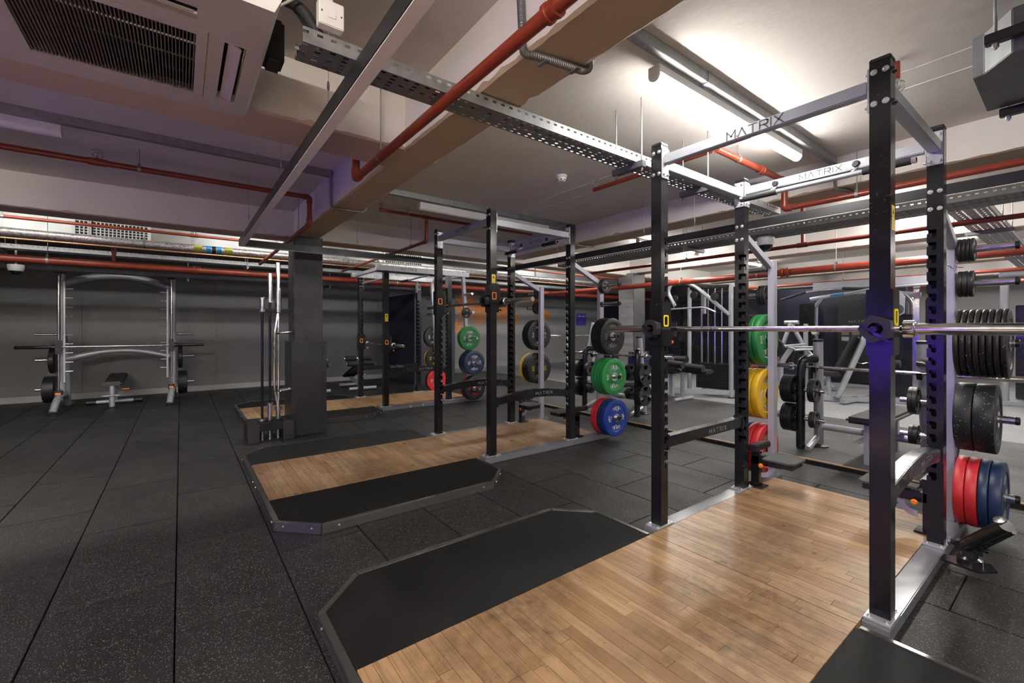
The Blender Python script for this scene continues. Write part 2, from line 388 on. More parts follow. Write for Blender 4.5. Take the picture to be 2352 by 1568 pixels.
def rough_edge(mb, axis, c0, c1, lo, hi, z0, z1, step=0.05, amp=0.007):
    """a beam whose lower arrises are slightly broken, as cast and chipped"""
    n = int((hi - lo) / step); rnd = random.Random(int(c0 * 100) + 5)
    rings = []
    for i in range(n + 1):
        s = lo + (hi - lo) * i / n
        j = [rnd.uniform(-amp, amp) * (3 if rnd.random() < 0.12 else 1) for _ in range(4)]
        ring = [(c0, z1), (c0, z0 + abs(j[0]) + 0.006), (c0 + 0.012 + abs(j[1]), z0), (c1 - 0.012 - abs(j[2]), z0), (c1, z0 + abs(j[3]) + 0.006), (c1, z1)]
        rings.append([(s, c, z) if axis == 'x' else (c, s, z) for c, z in ring])
    return rings
def beam(axis, c0, c1, lo, hi, z0, z1=SLAB):
    R = rough_edge(None, axis, c0, c1, lo, hi, z0, z1)
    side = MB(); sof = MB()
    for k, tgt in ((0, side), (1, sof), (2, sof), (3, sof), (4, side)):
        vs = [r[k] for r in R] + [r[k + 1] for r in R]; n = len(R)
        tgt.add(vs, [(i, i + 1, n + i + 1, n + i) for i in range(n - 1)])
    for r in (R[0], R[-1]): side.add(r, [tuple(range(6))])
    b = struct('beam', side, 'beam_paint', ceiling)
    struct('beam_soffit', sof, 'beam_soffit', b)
    return b
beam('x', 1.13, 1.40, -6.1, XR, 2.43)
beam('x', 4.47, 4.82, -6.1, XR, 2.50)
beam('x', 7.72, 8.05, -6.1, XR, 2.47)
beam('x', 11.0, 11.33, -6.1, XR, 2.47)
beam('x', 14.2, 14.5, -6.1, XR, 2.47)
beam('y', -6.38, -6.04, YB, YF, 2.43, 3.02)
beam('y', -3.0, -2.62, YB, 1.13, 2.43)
# ceiling seams: raised cable clips line and a crack filled with plaster, both along the bay
for y, w in ((3.28, 0.006), (3.52, 0.010)):
    m = MB(); rnd = random.Random(int(y * 10))
    pts = [(-6.0 + i * 0.12, y + rnd.uniform(-0.006, 0.006)) for i in range(int(10.5 / 0.12))]
    for (a, b), (c, d) in zip(pts, pts[1:]): m.bar((a, b, SLAB - 0.002), (c, d, SLAB - 0.002), w * rnd.uniform(0.5, 1.4), 0.006)
    struct('ceiling_seam', m, 'beam_paint', ceiling)

# left wall, panelled: large boards with open joints below, plain above
wl = struct('wall_left', MB().box(XW - 0.2, XW - 0.012, YB, YF, -0.02, 3.02), 'wall_grey')
ys = [YB, -2.55, -0.10 - 1.35, 0.6, 2.35, 4.1, 6.0]
for a, b in zip(ys, ys[1:]):
    struct('wall_panel', MB().box(XW - 0.012, XW, a + 0.003, b - 0.003, 0.12, 1.236), 'wall_grey', wl, 0.001)
    struct('wall_panel', MB().box(XW - 0.012, XW, a + 0.003, b - 0.003, 1.242, 2.30), 'wall_grey', wl, 0.001)
struct('wall_panel', MB().box(XW - 0.012, XW, 6.003, YF, 0.12, 2.30), 'wall_mid', wl)
bb = struct('baseboard_left', MB().box(XW - 0.012, XW + 0.006, YB, 6.0, 0.0, 0.11), 'wall_mid')
# orange half-tone mural on the far part of the wall: dots painted on
dots = MB(); rnd = random.Random(3)
def blob(y, z):
    v = 0
    for cy, cz, ry, rz in ((6.75, 1.95, 0.5, 0.62), (7.25, 1.75, 0.35, 0.5), (8.15, 1.85, 0.35, 0.55), (8.55, 1.62, 0.3, 0.3), (7.75, 1.55, 0.25, 0.3), (9.4, 2.25, 0.25, 0.22), (9.9, 1.75, 0.3, 0.25), (6.45, 1.35, 0.25, 0.3)):
        v = max(v, 1 - math.hypot((y - cy) / ry, (z - cz) / rz))
    return v
y = 6.1
while y < 10.6:
    z = 1.1
    while z < 2.6:
        r = 0.043 * min(1, max(0, blob(y, z)) * 2.2 + 0.0)
        if r > 0.008:
            dots.add([(XW + 0.002, y + r * math.cos(t * PI / 4), z + r * math.sin(t * PI / 4)) for t in range(8)], [tuple(range(8))])
        z += 0.088
    y += 0.088
struct('mural_dots', dots, 'orange', wl)
struct('wall_far', MB().box(XW - 0.2, XR + 0.2, YF, YF + 0.2, -0.02, 3.02), 'wall_pale')
struct('wall_back', MB().box(XW - 0.2, XR + 0.2, YB - 0.2, YB, -0.02, 3.02), 'wall_dark')
struct('wall_right', MB().box(XR, XR + 0.2, YB, YF, -0.02, 3.02), 'wall_pale')
# dark partition far left (behind the cable machines)
struct('wall_far_partition', MB().box(-11.2, -2.5, 12.6, 12.8, 0.0, 2.3), 'navy_panel')
# navy boxed-in pier standing against the left wall behind the farthest rack
struct('trim_1', MB().box(-11.24, -9.55, 4.35, 5.42, 0.0, 2.12), 'navy_panel')

# columns
def column(x0, x1, y0, y1, ztop, label, clad, mat1, mat2):
    t = thing('column', label, 'column', ((x0 + x1) / 2, (y0 + y1) / 2, 0))
    t['kind'] = 'structure'
    m = MB(); rnd = random.Random(9); n = 40
    rings = []
    for i in range(n + 1):
        z = ztop * i / n; j = [rnd.uniform(-0.006, 0.006) for _ in range(8)]
        rings.append([(x0 + j[0], y0 + 0.012 + j[1], z), (x0 + 0.012, y0 + j[2], z), (x1 - 0.012, y0 + j[3], z), (x1 + j[4], y0 + 0.012, z), (x1, y1 - 0.012 + j[5], z), (x1 - 0.012, y1, z), (x0 + 0.012, y1, z), (x0, y1 - 0.012, z)])
    for a, b in zip(rings, rings[1:]): m.add(a + b, [(k, (k + 1) % 8, 8 + (k + 1) % 8, 8 + k) for k in range(8)])
    part('shaft', m, mat1, t)
    if clad:
        c = 0.035
        part('cladding_board', MB().box(x1 + 0.012, x1 + c, y0 - c, y1 + c, 0.0, clad), mat2, t, 0.003)
        part('cladding_board', MB().box(x0 - c, x1 + 0.0115, y0 - c, y0 - 0.012, 0.0, clad), mat2, t, 0.003)
        part('cladding_board', MB().box(x0 - c, x1 + 0.0115, y1 + 0.012, y1 + c, 0.0, clad), mat2, t, 0.003)
        part('corner_trim', MB().box(x1 + 0.0355, x1 + 0.040, y0 - c, y0 - c + 0.05, 0.0, clad).box(x1 + 0.0355, x1 + 0.040, y1 + c - 0.05, y1 + c, 0.0, clad), mat2, t, 0.002)
    return t
column(-6.22, -5.86, 1.10, 1.43, 2.43, 'concrete column painted black with boxed-in lower half, behind the upright barbells', 1.14, 'column_black', 'cladding')
fc = column(-6.25, -5.86, 7.60, 7.98, 2.47, 'distant square column with silvery rough paint beyond the middle rack', 0, 'column_grey', 'cladding')
part('painted_face', MB().box(-5.853, -5.848, 7.60, 7.98, 0.0, 2.46), 'column_black', fc)

# ---------------------------------------------------------------- raised black floor edge behind the racks
rp = thing('raised_rubber_floor', 'low raised black rubber floor with pale oak edge strip behind the racks', 'platform', (-2.6, 6.1, 0))
part('deck', MB().box(-6.6, 1.8, 4.86, 7.35, 0.0, 0.042), 'mid_rubber', rp)
x = -6.6
while x < 1.7:
    part('edge_strip', MB().box(x + 0.002, min(x + 2.4, 1.8) - 0.002, 4.835, 4.858, 0.0, 0.044), 'oak_edge', rp)
    part('edge_face', MB().box(x + 0.002, min(x + 2.4, 1.8) - 0.002, 4.82, 4.834, 0.0, 0.036), 'pad_rubber', rp)
    x += 2.4
DECK = 0.042

# ================================================================ LIFTING PLATFORMS
def platform(cx, y0, label, wx=0.505, half=1.165, ymid=2.27, yend=3.95, seed=1):
    """rubber wings with a metal rim, oak in the middle, and the oak floor inside the rack"""
    t = thing('lifting_platform', label, 'platform', (cx, y0, 0), 'lifting platforms in front of the racks')
    rnd = random.Random(seed); ZT = 0.06; ch = 0.235
    for s in (-1, 1):
        xo, xi = cx + s * half, cx + s * (wx + 0.001)
        inx = xo - s * 0.034
        poly = [(xi, y0 + 0.036), (xi, ymid - 0.03), (xo - s * ch, ymid - 0.03), (inx, ymid - ch), (inx, y0 + ch), (xo - s * ch, y0 + 0.036)]
        part('rubber_wing', MB().prism([(a, b, 0.008) for a, b in poly], (0, 0, 0.048)), 'pad_rubber', t)
        P = [(cx + s * 0.0, y0), (xo - s * ch, y0), (xo, y0 + ch), (xo, ymid - ch), (xo - s * ch, ymid), (xi + s * 0.01, ymid)]
        I = [(cx + s * 0.0, y0 + 0.034), (xo - s * (ch + 0.008), y0 + 0.034), (xo - s * 0.034, y0 + ch + 0.008), (xo - s * 0.034, ymid - ch - 0.008), (xo - s * (ch + 0.008), ymid - 0.028), (xi + s * 0.01, ymid - 0.028)]
        for i in range(5):
            a, b, c, d = P[i], P[i + 1], I[i + 1], I[i]
            e = 0.0015
            L = math.hypot(b[0] - a[0], b[1] - a[1]); ux, uy = (b[0] - a[0]) / L * e, (b[1] - a[1]) / L * e
            a, d = (a[0] + ux, a[1] + uy), (d[0] + ux, d[1] + uy); b, c = (b[0] - ux, b[1] - uy), (c[0] - ux, c[1] - uy)
            tr = part('rim', MB().prism([(p[0], p[1], 0.0) for p in (a, b, c, d)], (0, 0, ZT + 0.001)), 'trim_black', t, 0.003)
            nx, ny = (b[1] - a[1]) / L, -(b[0] - a[0]) / L
            if s < 0: nx, ny = -nx, -ny
            for f in (0.08, 0.92) if L > 0.4 else (0.2, 0.8):
                px, py = a[0] + (b[0] - a[0]) * f, a[1] + (b[1] - a[1]) * f
                part('rivet', MB().lathe((px, py, 0.035), (nx, ny, 0), [(0.0075, -0.002), (0.007, 0.003), (0.003, 0.005)], 8), 'bolt_zinc', tr)
    bw = 0.0575
    def boards(ya, yb):
        n = round((yb - ya) / bw); w = (yb - ya) / n
        for i in range(n):
            xs = [-wx]; 
            while wx - xs[-1] > 0.72: xs.append(xs[-1] + rnd.uniform(0.22, 0.9) if len(xs) > 1 else xs[-1] + rnd.uniform(0.2, 1.0))
            if len(xs) > 1 and wx - xs[-1] < 0.06: xs.pop()
            xs.append(wx)
            for a, b in zip(xs, xs[1:]):
                if b - a < 0.02: continue
                zz = rnd.uniform(-0.0006, 0.0006)
                part('board', MB().box(cx + a + 0.0009, cx + b - 0.0009, ya + i * w + 0.001, ya + (i + 1) * w - 0.001, 0.028, ZT + zz), 'oak_board', t, 0.0, None, 0)
    part('subfloor', MB().box(cx - wx, cx + wx, y0 + 0.036, yend, 0.0, 0.027), 'pad_rubber', t)
    boards(y0 + 0.036, ymid - 0.002); boards(ymid + 0.003, yend)
    return t
RX = (-1.11, -4.10, -7.47)
platform(RX[0], 0.474, 'nearest lifting platform, oak boards between black rubber wings, filling the foreground', seed=1)
platform(RX[1], 0.474, 'middle lifting platform with pale oak centre and worn black metal rim', seed=2)
platform(RX[2], 0.690, 'farthest lifting platform, mostly hidden behind the black column and barbell stand', seed=3, ymid=2.46, yend=4.2)

# ================================================================ POWER RACKS
PY0, PY1, PX, PW, PTOP = 2.42, 3.49, 0.553, 0.072, 2.46
def slot_edge(z0, z1, zs, depth, lip=0.0):
    """points up a plate edge at position 0 with J-shaped notches cut inwards (towards +1)"""
    pts = [(0, z0)]
    for z in zs:
        pts += [(0, z), (depth * 0.45, z), (depth * 0.45, z - 0.018), (depth * 0.6, z - 0.024), (depth * 0.85, z - 0.024), (depth, z - 0.017), (depth, z + 0.018), (depth * 0.9, z + 0.022), (0, z + 0.022)]
    return pts + [(0, z1)]
def post(mb, x, y, sx, sy, zb, zt, zs=None, w=PW):
    """square tube; sx = side towards the rack centre, sy = side the bar hooks sit on; notches at that corner"""
    h, th = w / 2, 0.005
    if not zs: return mb.box(x - h, x + h, y - h, y + h, zb, zt)
    e = slot_edge(zb, zt, zs, 0.042)
    # plate on the y = sy side, notched at the x = sx edge
    mb.prism([(x + sx * (h - a), y + sy * h, z) for a, z in e] + [(x - sx * h, y + sy * h, zt), (x - sx * h, y + sy * h, zb)], (0, -sy * th, 0))
    # plate on the x = sx side, notched at the y = sy edge
    e2 = slot_edge(zb, zt, zs, 0.030)
    mb.prism([(x + sx * h, y + sy * (h - th - 0.0002 - a), z) for a, z in e2] + [(x + sx * h, y - sy * h, zt), (x + sx * h, y - sy * h, zb)], (-sx * th, 0, 0))
    mb.box(*sorted((x - sx * h, x - sx * (h - th))), *sorted((y + sy * (h - th - 0.0002), y - sy * h)), zb, zt)
    mb.box(*sorted((x - sx * (h - th - 0.0002), x + sx * (h - th - 0.0002))), *sorted((y - sy * h, y - sy * (h - th))), zb, zt)
    return mb
def bolts(parent, spots, d, r=0.013, mat='bolt_zinc'):
    for p in spots:
        q = Vector(p); e = Vector(d)
        part('bolt', MB().lathe(p, d, [(r, -0.001), (r, 0.002), (r * 0.95, 0.003), (r * 0.55, 0.0032), (r * 0.55, 0.009), (r * 0.45, 0.010)], 12), mat, parent)
SLOTS = [0.45 + 0.0735 * i for i in range(20)]
def matrix_on_x(mb, x, yc, zc, h, th, gap=0.55):      # face looking towards +x
    return letter(mb, 'MATRIX', h, th, lambda a, b: (x, yc + a, zc + b), gap)
def matrix_on_y(mb, y, xc, zc, h, th, gap=0.55):      # face looking towards -y
    return letter(mb, 'MATRIX', h, th, lambda a, b: (xc + a, y, zc + b), gap)
def safety_arm(t, x, y0, y1, z, rise):
    a = MB(); n = 14; top = []; bot = []
    for i in range(n + 1):
        f = i / n; yy = y0 + (y1 - y0) * f; k = math.sin(PI * f) * rise
        top.append((x - 0.03, yy, z + 0.035 + k)); bot.append((x - 0.03, yy, z - 0.035 + k * 0.75))
    a.prism(top + bot[::-1], (0.06, 0, 0))
    arm = part('safety_arm', a, 'black_gloss', t, 0.003)
    L = MB(); k = rise * 0.87
    letter(L, 'MATRIX', 0.030, 0.004, lambda p, q: (x + 0.0312, (y0 + y1) / 2 + 0.12 + p, z + k + q - 0.004), 0.55)
    part('lettering', L, 'grey_print', arm, smooth=0)
    part('end_bracket', MB().box(x - 0.036, x + 0.036, y0 - 0.004, y0 + 0.02, z - 0.05, z + 0.05), 'black_gloss', arm, 0.003)
    part('end_bracket', MB().box(x - 0.036, x + 0.036, y1 - 0.02, y1 + 0.004, z - 0.05, z + 0.05), 'black_gloss', arm, 0.003)
def sticker(t, x, y, z, w, h, axis):
    f = (lambda a, b, o: (x + o, y + a, z + b)) if axis == 'x' else (lambda a, b, o: (x + a, y - o, z + b))
    def rect(a0, a1, b0, b1, o): return MB().add([f(a0, b0, o), f(a1, b0, o), f(a1, b1, o), f(a0, b1, o)], [(0, 1, 2, 3)])
    s = part('warning_sticker', rect(-w / 2, w / 2, -h / 2, h / 2, 0.0008), 'yellow', t, label='yellow caution sticker with black triangle', smooth=0)
    part('triangle', MB().add([f(-w * 0.36, h * 0.14, 0.0012), f(w * 0.36, h * 0.14, 0.0012), f(0, h * 0.45, 0.0012)], [(0, 1, 2)]), 'dark_print', s, smooth=0)
    L = MB(); letter(L, 'CAUTION', h * 0.075, h * 0.016, lambda a, b: f(a, b + h * 0.04, 0.0012), 0.3)
    for i in range(5): L.add([f(-w * 0.4, -h * (0.08 + 0.075 * i), 0.0012), f(w * 0.4 - w * 0.12 * (i % 2), -h * (0.08 + 0.075 * i), 0.0012), f(w * 0.4 - w * 0.12 * (i % 2), -h * (0.105 + 0.075 * i), 0.0012), f(-w * 0.4, -h * (0.105 + 0.075 * i), 0.0012)], [(0, 1, 2, 3)])
    part('lettering', L, 'dark_print', s, smooth=0)
HORNS = (0.275, 0.745, 1.21, 1.585, 1.80)
def rack(cx, label, lrise=0.05):
    t = thing('power_rack', label, 'rack', (cx, (PY0 + PY1) / 2, 0), 'black power racks with silver top frame')
    XL, XRr = cx - PX, cx + PX
    for s, x in ((-1, XL), (1, XRr)):
        rail = part('base_rail', MB().box(x - 0.047, x + 0.047, 2.32, 4.12, 0.0, 0.058), 'rail_grey', t, 0.004)
        for yy, sy in ((PY0, 1), (PY1, -1)):
            p = part('post', post(MB(), x, yy, -s, sy, 0.07, PTOP - 0.02, SLOTS), 'post_black', t, 0.0)
            part('post_cap', MB().cb(x, yy, PTOP - 0.0095, PW + 0.002, PW + 0.002, 0.02), 'black_plastic', p, 0.004)
            f = part('foot_plate', MB().cb(x, yy, 0.0645, 0.092, 0.17, 0.011), 'plate_steel', p, 0.002)
            bolts(f, [(x - 0.03, yy - 0.065, 0.07), (x + 0.03, yy - 0.065, 0.07), (x - 0.03, yy + 0.065, 0.07), (x + 0.03, yy + 0.065, 0.07)], (0, 0, 1), 0.011)
            if sy == 1:
                bolts(p, [(x + a, yy - PW / 2, z) for a in (-0.02, 0.02) for z in (2.40, 2.265)], (0, -1, 0))
                bolts(p, [(x + a, yy - PW / 2, z) for a in (-0.02, 0.02) for z in (1.98, 1.86)], (0, -1, 0), 0.007, 'black_gloss')
                bolts(p, [(x + PW / 2, yy + a, z) for a in (-0.02, 0.02) for z in (2.40, 2.265)], (1, 0, 0), 0.009, 'black_gloss' if s > 0 else 'bolt_zinc')
            else:
                bolts(p, [(x + a, yy - PW / 2, z) for a in (-0.02, 0.02) for z in (2.085, 1.985)], (0, -1, 0))
        # plates that carry the frame tubes, on the inner faces of the posts
        for yy, sy in ((PY0, 1), (PY1, -1)):
            xi = x - s * (PW / 2)
            pl = part('mounting_plate', MB().box(*sorted((xi, xi - s * 0.008)), yy - 0.034, yy + 0.034, 2.235, 2.425), 'plate_steel', t, 0.002)
            bolts(pl, [(xi - s * 0.008, yy + a, z) for a in (-0.021, 0.021) for z in (2.405, 2.26)], (-s, 0, 0), 0.010)
            yi = yy + sy * PW / 2
            pl = part('mounting_plate', MB().box(x - 0.034, x + 0.034, *sorted((yi, yi + sy * 0.008)), 2.235, 2.425), 'plate_steel', t, 0.002)
            bolts(pl, [(x + a, yi + sy * 0.008, z) for a in (-0.022, 0.022) for z in (2.405, 2.255)], (0, sy, 0), 0.010)
        part('side_tube', MB().box(x - 0.027, x + 0.027, PY0 + PW / 2 + 0.009, PY1 - PW / 2 - 0.009, 2.305, 2.365), 'silver', t, 0.004)
        ux = cx + s * 0.540
        up = part('storage_upright', MB().box(ux - 0.024, ux + 0.024, 3.965, 4.035, 0.058, 1.865), 'lilac_steel', t, 0.004)
        part('upright_plate', MB().box(x - 0.03, x + 0.03, PY1 + PW / 2, PY1 + PW / 2 + 0.008, 1.93, 2.13), 'lilac_steel', t, 0.002)
        part('diagonal_brace', MB().bar((x, PY1 + PW / 2 + 0.008, 2.02), (x, 3.97, 1.83), 0.045, 0.05), 'lilac_steel', t, 0.003)
        for i, z in enumerate(HORNS):
            L = 0.265
            h = part('plate_horn', MB().cyl((ux + s * 0.024, 4.0, z), (ux + s * (0.024 + L), 4.0, z), 0.0235, 16), 'chrome', t)
            part('horn_end', MB().lathe((ux + s * (0.024 + L), 4.0, z), (s, 0, 0), [(0.0245, -0.012), (0.0245, 0.004), (0.02, 0.008), (0.010, 0.008), (0.010, 0.002)], 16), 'black_plastic', h)
            part('horn_flange', MB().lathe((ux + s * 0.024, 4.0, z), (s, 0, 0), [(0.034, 0.0), (0.034, 0.007), (0.026, 0.009)], 16), 'black_plastic', h)
    part('rear_base', MB().box(XL + 0.048, XRr - 0.048, 3.955, 4.045, 0.0, 0.03), 'rail_grey', t, 0.003)
    # cross bars with the printed name
    c = part('cross_bar', MB().box(XL + PW / 2 + 0.009, XRr - PW / 2 - 0.009, PY0 - 0.025, PY0 + 0.025, 2.32, 2.38), 'silver', t, 0.005)
    L = MB(); matrix_on_y(L, PY0 - 0.0258, cx + 0.03, 2.35, 0.041, 0.007, 0.36); part('lettering', L, 'dark_print', c, smooth=0)
    part('logo_dot', MB().add([(cx - 0.055 + 0.004 * a, PY0 - 0.0262, 2.336 + 0.004 * b) for a, b in ((-1, -1), (1, -1), (1, 1), (-1, 1))], [(0, 1, 2, 3)]), 'red_print', c, smooth=0)
    c = part('cross_bar', MB().box(XL + PW / 2 + 0.009, XRr - PW / 2 - 0.009, PY1 - 0.025, PY1 + 0.025, 2.326, 2.386), 'silver', t, 0.005)
    L = MB(); matrix_on_y(L, PY1 - 0.0258, cx - 0.02, 2.355, 0.036, 0.006, 0.36); part('lettering', L, 'dark_print', c, smooth=0)
    # pull-up grips below the rear cross bar
    for s in (-1, 1):
        part('plug', MB().lathe((cx + s * 0.24 - 0.06, PY1 - 0.025, 2.356), (0, -1, 0), [(0.021, 0), (0.021, 0.008), (0.016, 0.012)], 14), 'black_plastic', c)
        part('grip_hanger', MB().bar((cx + s * 0.24 - 0.06, PY1 - 0.02, 2.326), (cx + s * 0.24 - 0.06, PY1 - 0.13, 2.262), 0.025, 0.02), 'silver', t, 0.003)
    pb = part('pull_up_bar', MB().cyl((XL + 0.06, PY1 - 0.14, 2.262), (XRr - 0.06, PY1 - 0.14, 2.262), 0.0155, 14), 'silver', t)
    for s in (-1, 1):
        part('grip', MB().cyl((cx + s * 0.47, PY1 - 0.14, 2.262), (cx + s * 0.245, PY1 - 0.14, 2.262), 0.0215, 14), 'foam', pb)
        part('grip_cap', MB().cyl((cx + s * 0.493, PY1 - 0.14, 2.262), (cx + s * 0.471, PY1 - 0.14, 2.262), 0.0205, 14), 'chrome', pb)
    for x, rise in ((XL, lrise), (XRr, 0.05)): safety_arm(t, x, PY0 + PW / 2 + 0.003, PY1 - PW / 2 - 0.003, 0.58, rise)
    sticker(t, XRr + PW / 2, PY0, 1.77, 0.042, 0.105, 'x')
    # swing-out steps at the rear: bracket, pad and gritted plate
    for s, x in ((-1, XL), (1, XRr)):
        b = part('step_bracket', MB().box(x - s * 0.05 - 0.03, x - s * 0.05 + 0.03, 3.60, 3.66, 0.07, 0.33).box(*sorted((x - s * 0.02, x - s * 0.24)), 3.60, 3.66, 0.24, 0.30).cb(x - s * 0.05, 3.63, 0.066, 0.13, 0.12, 0.012), 'black_gloss', t, 0.003)
        part('step_arc', MB().prism([(x - s * (0.10 + 0.10 * math.sin(a)), 3.595, 0.25 - 0.10 * math.cos(a) * 1.0) for a in [i * 0.2 for i in range(8)]] + [(x - s * (0.10 + 0.065 * math.sin(a)), 3.595, 0.25 - 0.065 * math.cos(a)) for a in [1.4 - i * 0.2 for i in range(8)]], (0, -0.006, 0)), 'lilac_steel', b)
        part('step_pin', MB().lathe((x - s * 0.11, 3.59, 0.245), (0, -1, 0), [(0.006, 0), (0.006, 0.02), (0.016, 0.022), (0.018, 0.03), (0.012, 0.038)], 14), 'orange', b)
        part('step_pad', MB().box(*sorted((x - s * 0.02, x - s * 0.085)), 3.55, 3.80, 0.345, 0.395), 'vinyl', b, 0.008)
        xa, xb = x - s * 0.10, x - s * 0.34
        P = [(xa, 3.68), (xa - s * 0.06, 3.68), (xa - s * 0.06, 3.72), (xb, 3.72), (xb - s * 0.03, 3.69), (xb - s * 0.03, 3.50), (xb, 3.47), (xa - s * 0.06, 3.47), (xa - s * 0.06, 3.58), (xa, 3.58)]
        part('step_plate', MB().prism([(a, b2, 0.318) for a, b2 in P], (0, 0, 0.012)), 'grip_pad', b)
        part('step_frame', MB().box(*sorted((xa - s * 0.08, xb - s * 0.01)), 3.50, 3.69, 0.275, 0.3175), 'black_gloss', b, 0.002)
    return t
r1 = rack(RX[0], 'nearest black power rack with silver top frame, on the right', 0.0)
r2 = rack(RX[1], 'middle black power rack, between the nearest one and the far silver-topped one')

# landmine pivot on the near right rear foot of the nearest rack
t = thing('landmine_pivot', 'worn black landmine swivel tube at the foot of the nearest rack', 'attachment', (-0.47, 3.28, 0))
part('base_plate', MB().prism([(-0.505, 3.25, 0.060), (-0.505, 3.33, 0.060), (-0.33, 3.38, 0.060), (-0.30, 3.30, 0.060), (-0.36, 3.22, 0.060)], (0, 0, 0.010)), 'black_gloss', t, 0.002)
part('swivel', MB().lathe((-0.40, 3.30, 0.070), (0, 0, 1), [(0.05, 0), (0.05, 0.03), (0.035, 0.04), (0.03, 0.07)], 16), 'black_gloss', t)
part('yoke', MB().cb(-0.40, 3.30, 0.155, 0.10, 0.05, 0.05).cyl((-0.47, 3.30, 0.160), (-0.33, 3.30, 0.160), 0.014, 10), 'black_gloss', t, 0.003)
part('sleeve', MB().cyl((-0.41, 3.28, 0.170), (-0.255, 3.10, 0.375), 0.030, 16), 'post_black', t)
part('rib', MB().cyl((-0.365, 3.28, 0.165), (-0.235, 3.125, 0.345), 0.012, 10), 'post_black', t)
part('thumb_screw', MB().lathe((-0.27, 3.11, 0.375), (-0.3, -0.4, 0.85), [(0.006, 0), (0.006, 0.015), (0.024, 0.016), (0.024, 0.024), (0.01, 0.026)], 14), 'chrome', t)
part('pivot_bolt', MB().lathe((-0.47, 3.30, 0.160), (-1, 0, 0), [(0.02, 0), (0.02, 0.012), (0.012, 0.014)], 12), 'chrome', t)

# ---------------------------------------------------------------- hooks, barbells, collars
def hook(cx, side, zb, label, accent):
    x = cx + side * PX; y = PY0
    t = thing('bar_hook', label, 'hook', (x, y, zb - 0.12))
    g = PW / 2 + 0.0015
    s = part('sleeve', MB().box(x - g - 0.008, x + g + 0.008, y - g - 0.008, y - g, zb - 0.11, zb + 0.17).box(x + g, x + g + 0.008, y - g, y + g + 0.02, zb - 0.11, zb + 0.17).box(x - g - 0.008, x - g, y - g, y + g + 0.02, zb - 0.11, zb + 0.17), 'post_black', t, 0.002)
    P = [(y + g + 0.02, zb + 0.15), (y + g + 0.045, zb + 0.15), (y + g + 0.055, zb + 0.12), (y + g + 0.045, zb - 0.0155), (y + g + 0.10, zb - 0.0155), (y + g + 0.11, zb + 0.045), (y + g + 0.125, zb + 0.045), (y + g + 0.12, zb - 0.05), (y + g + 0.02, zb - 0.06)]
    part('hook_plate', MB().prism([(x - 0.022, a, b) for a, b in P], (0.044, 0, 0)), 'black_plastic', t, 0.002)
    xf = x + g + 0.0085; q = 0.026; qz = 0.036; zc = zb + 0.05
    ring = MB()
    ou = [(math.copysign(q, math.cos(a)) * min(1, abs(math.cos(a)) * 1.25 + 0.0), math.copysign(qz, math.sin(a)) * min(1, abs(math.sin(a)) * 1.25)) for a in [i * PI / 12 for i in range(24)]]
    vs = [(xf, y + a, zc + b) for a, b in ou] + [(xf, y + a * 0.68, zc + b * 0.74) for a, b in ou] + [(xf + 0.003, y + a, zc + b) for a, b in ou] + [(xf + 0.003, y + a * 0.68, zc + b * 0.74) for a, b in ou]
    n = 24
    for k in range(n):
        k2 = (k + 1) % n
        ring.add([vs[k], vs[k2], vs[n + k2], vs[n + k], vs[2 * n + k], vs[2 * n + k2], vs[3 * n + k2], vs[3 * n + k]], [(4, 5, 6, 7), (0, 1, 5, 4), (3, 2, 6, 7)])
    part('marker_ring', ring, accent, t)
    part('pin', MB().cyl((x + 0.006, y + g + 0.02, zb - 0.085), (x + 0.006, y + g + 0.075, zb - 0.085), 0.008, 10), 'black_gloss', t)
    part('pin_knob', MB().sph((x + 0.006, y + g + 0.085, zb - 0.085), 0.0125, 10, 6), 'orange', t)
    return t
def barbell(cx, y, z, label, half=1.045, inner=0.612, ang=0.0, group=None, axis='x'):
    t = thing('barbell', label, 'barbell', (cx, y, z), group)
    def P(a): return (cx + a, y, z) if axis == 'x' else (cx, y + a, z)
    D = Vector(P(1)) - Vector(P(0))
    part('shaft', MB().cyl(P(-inner), P(inner), 0.0145, 16), 'chrome', t)
    for s in (-1, 1):
        part('knurling', MB().cyl(P(s * 0.24), P(s * 0.50), 0.0148, 16), 'worn_steel', t)
        part('sleeve', MB().lathe(P(0), D * s, [(0.0245, inner + 0.03), (0.0245, half - 0.004), (0.022, half)], 20), 'chrome', t)
        part('collar', MB().lathe(P(0), D * s, [(0.026, inner - 0.012), (0.038, inner - 0.010), (0.038, inner + 0.026), (0.034, inner + 0.030), (0.025, inner + 0.032)], 20), 'chrome', t)
    return t
ZB1, ZB2 = 1.297, 1.565
hook(RX[0], -1, ZB1, 'bar hook with yellow square on the left front post of the nearest rack', 'yellow')
hook(RX[0], 1, ZB1, 'bar hook on the right front post of the nearest rack, lit violet', 'yellow')
hook(RX[1], -1, ZB2, 'bar hook with orange square on the left front post of the middle rack', 'orange')
hook(RX[1], 1, ZB2, 'bar hook on the right front post of the middle rack, below its caution sticker', 'orange')
BY = PY0 + PW / 2 + 0.0015 + 0.075
barbell(RX[0], BY, ZB1, 'chrome barbell racked across the nearest power rack at eye level')
barbell(RX[1], BY, ZB2, 'chrome barbell racked across the middle power rack')
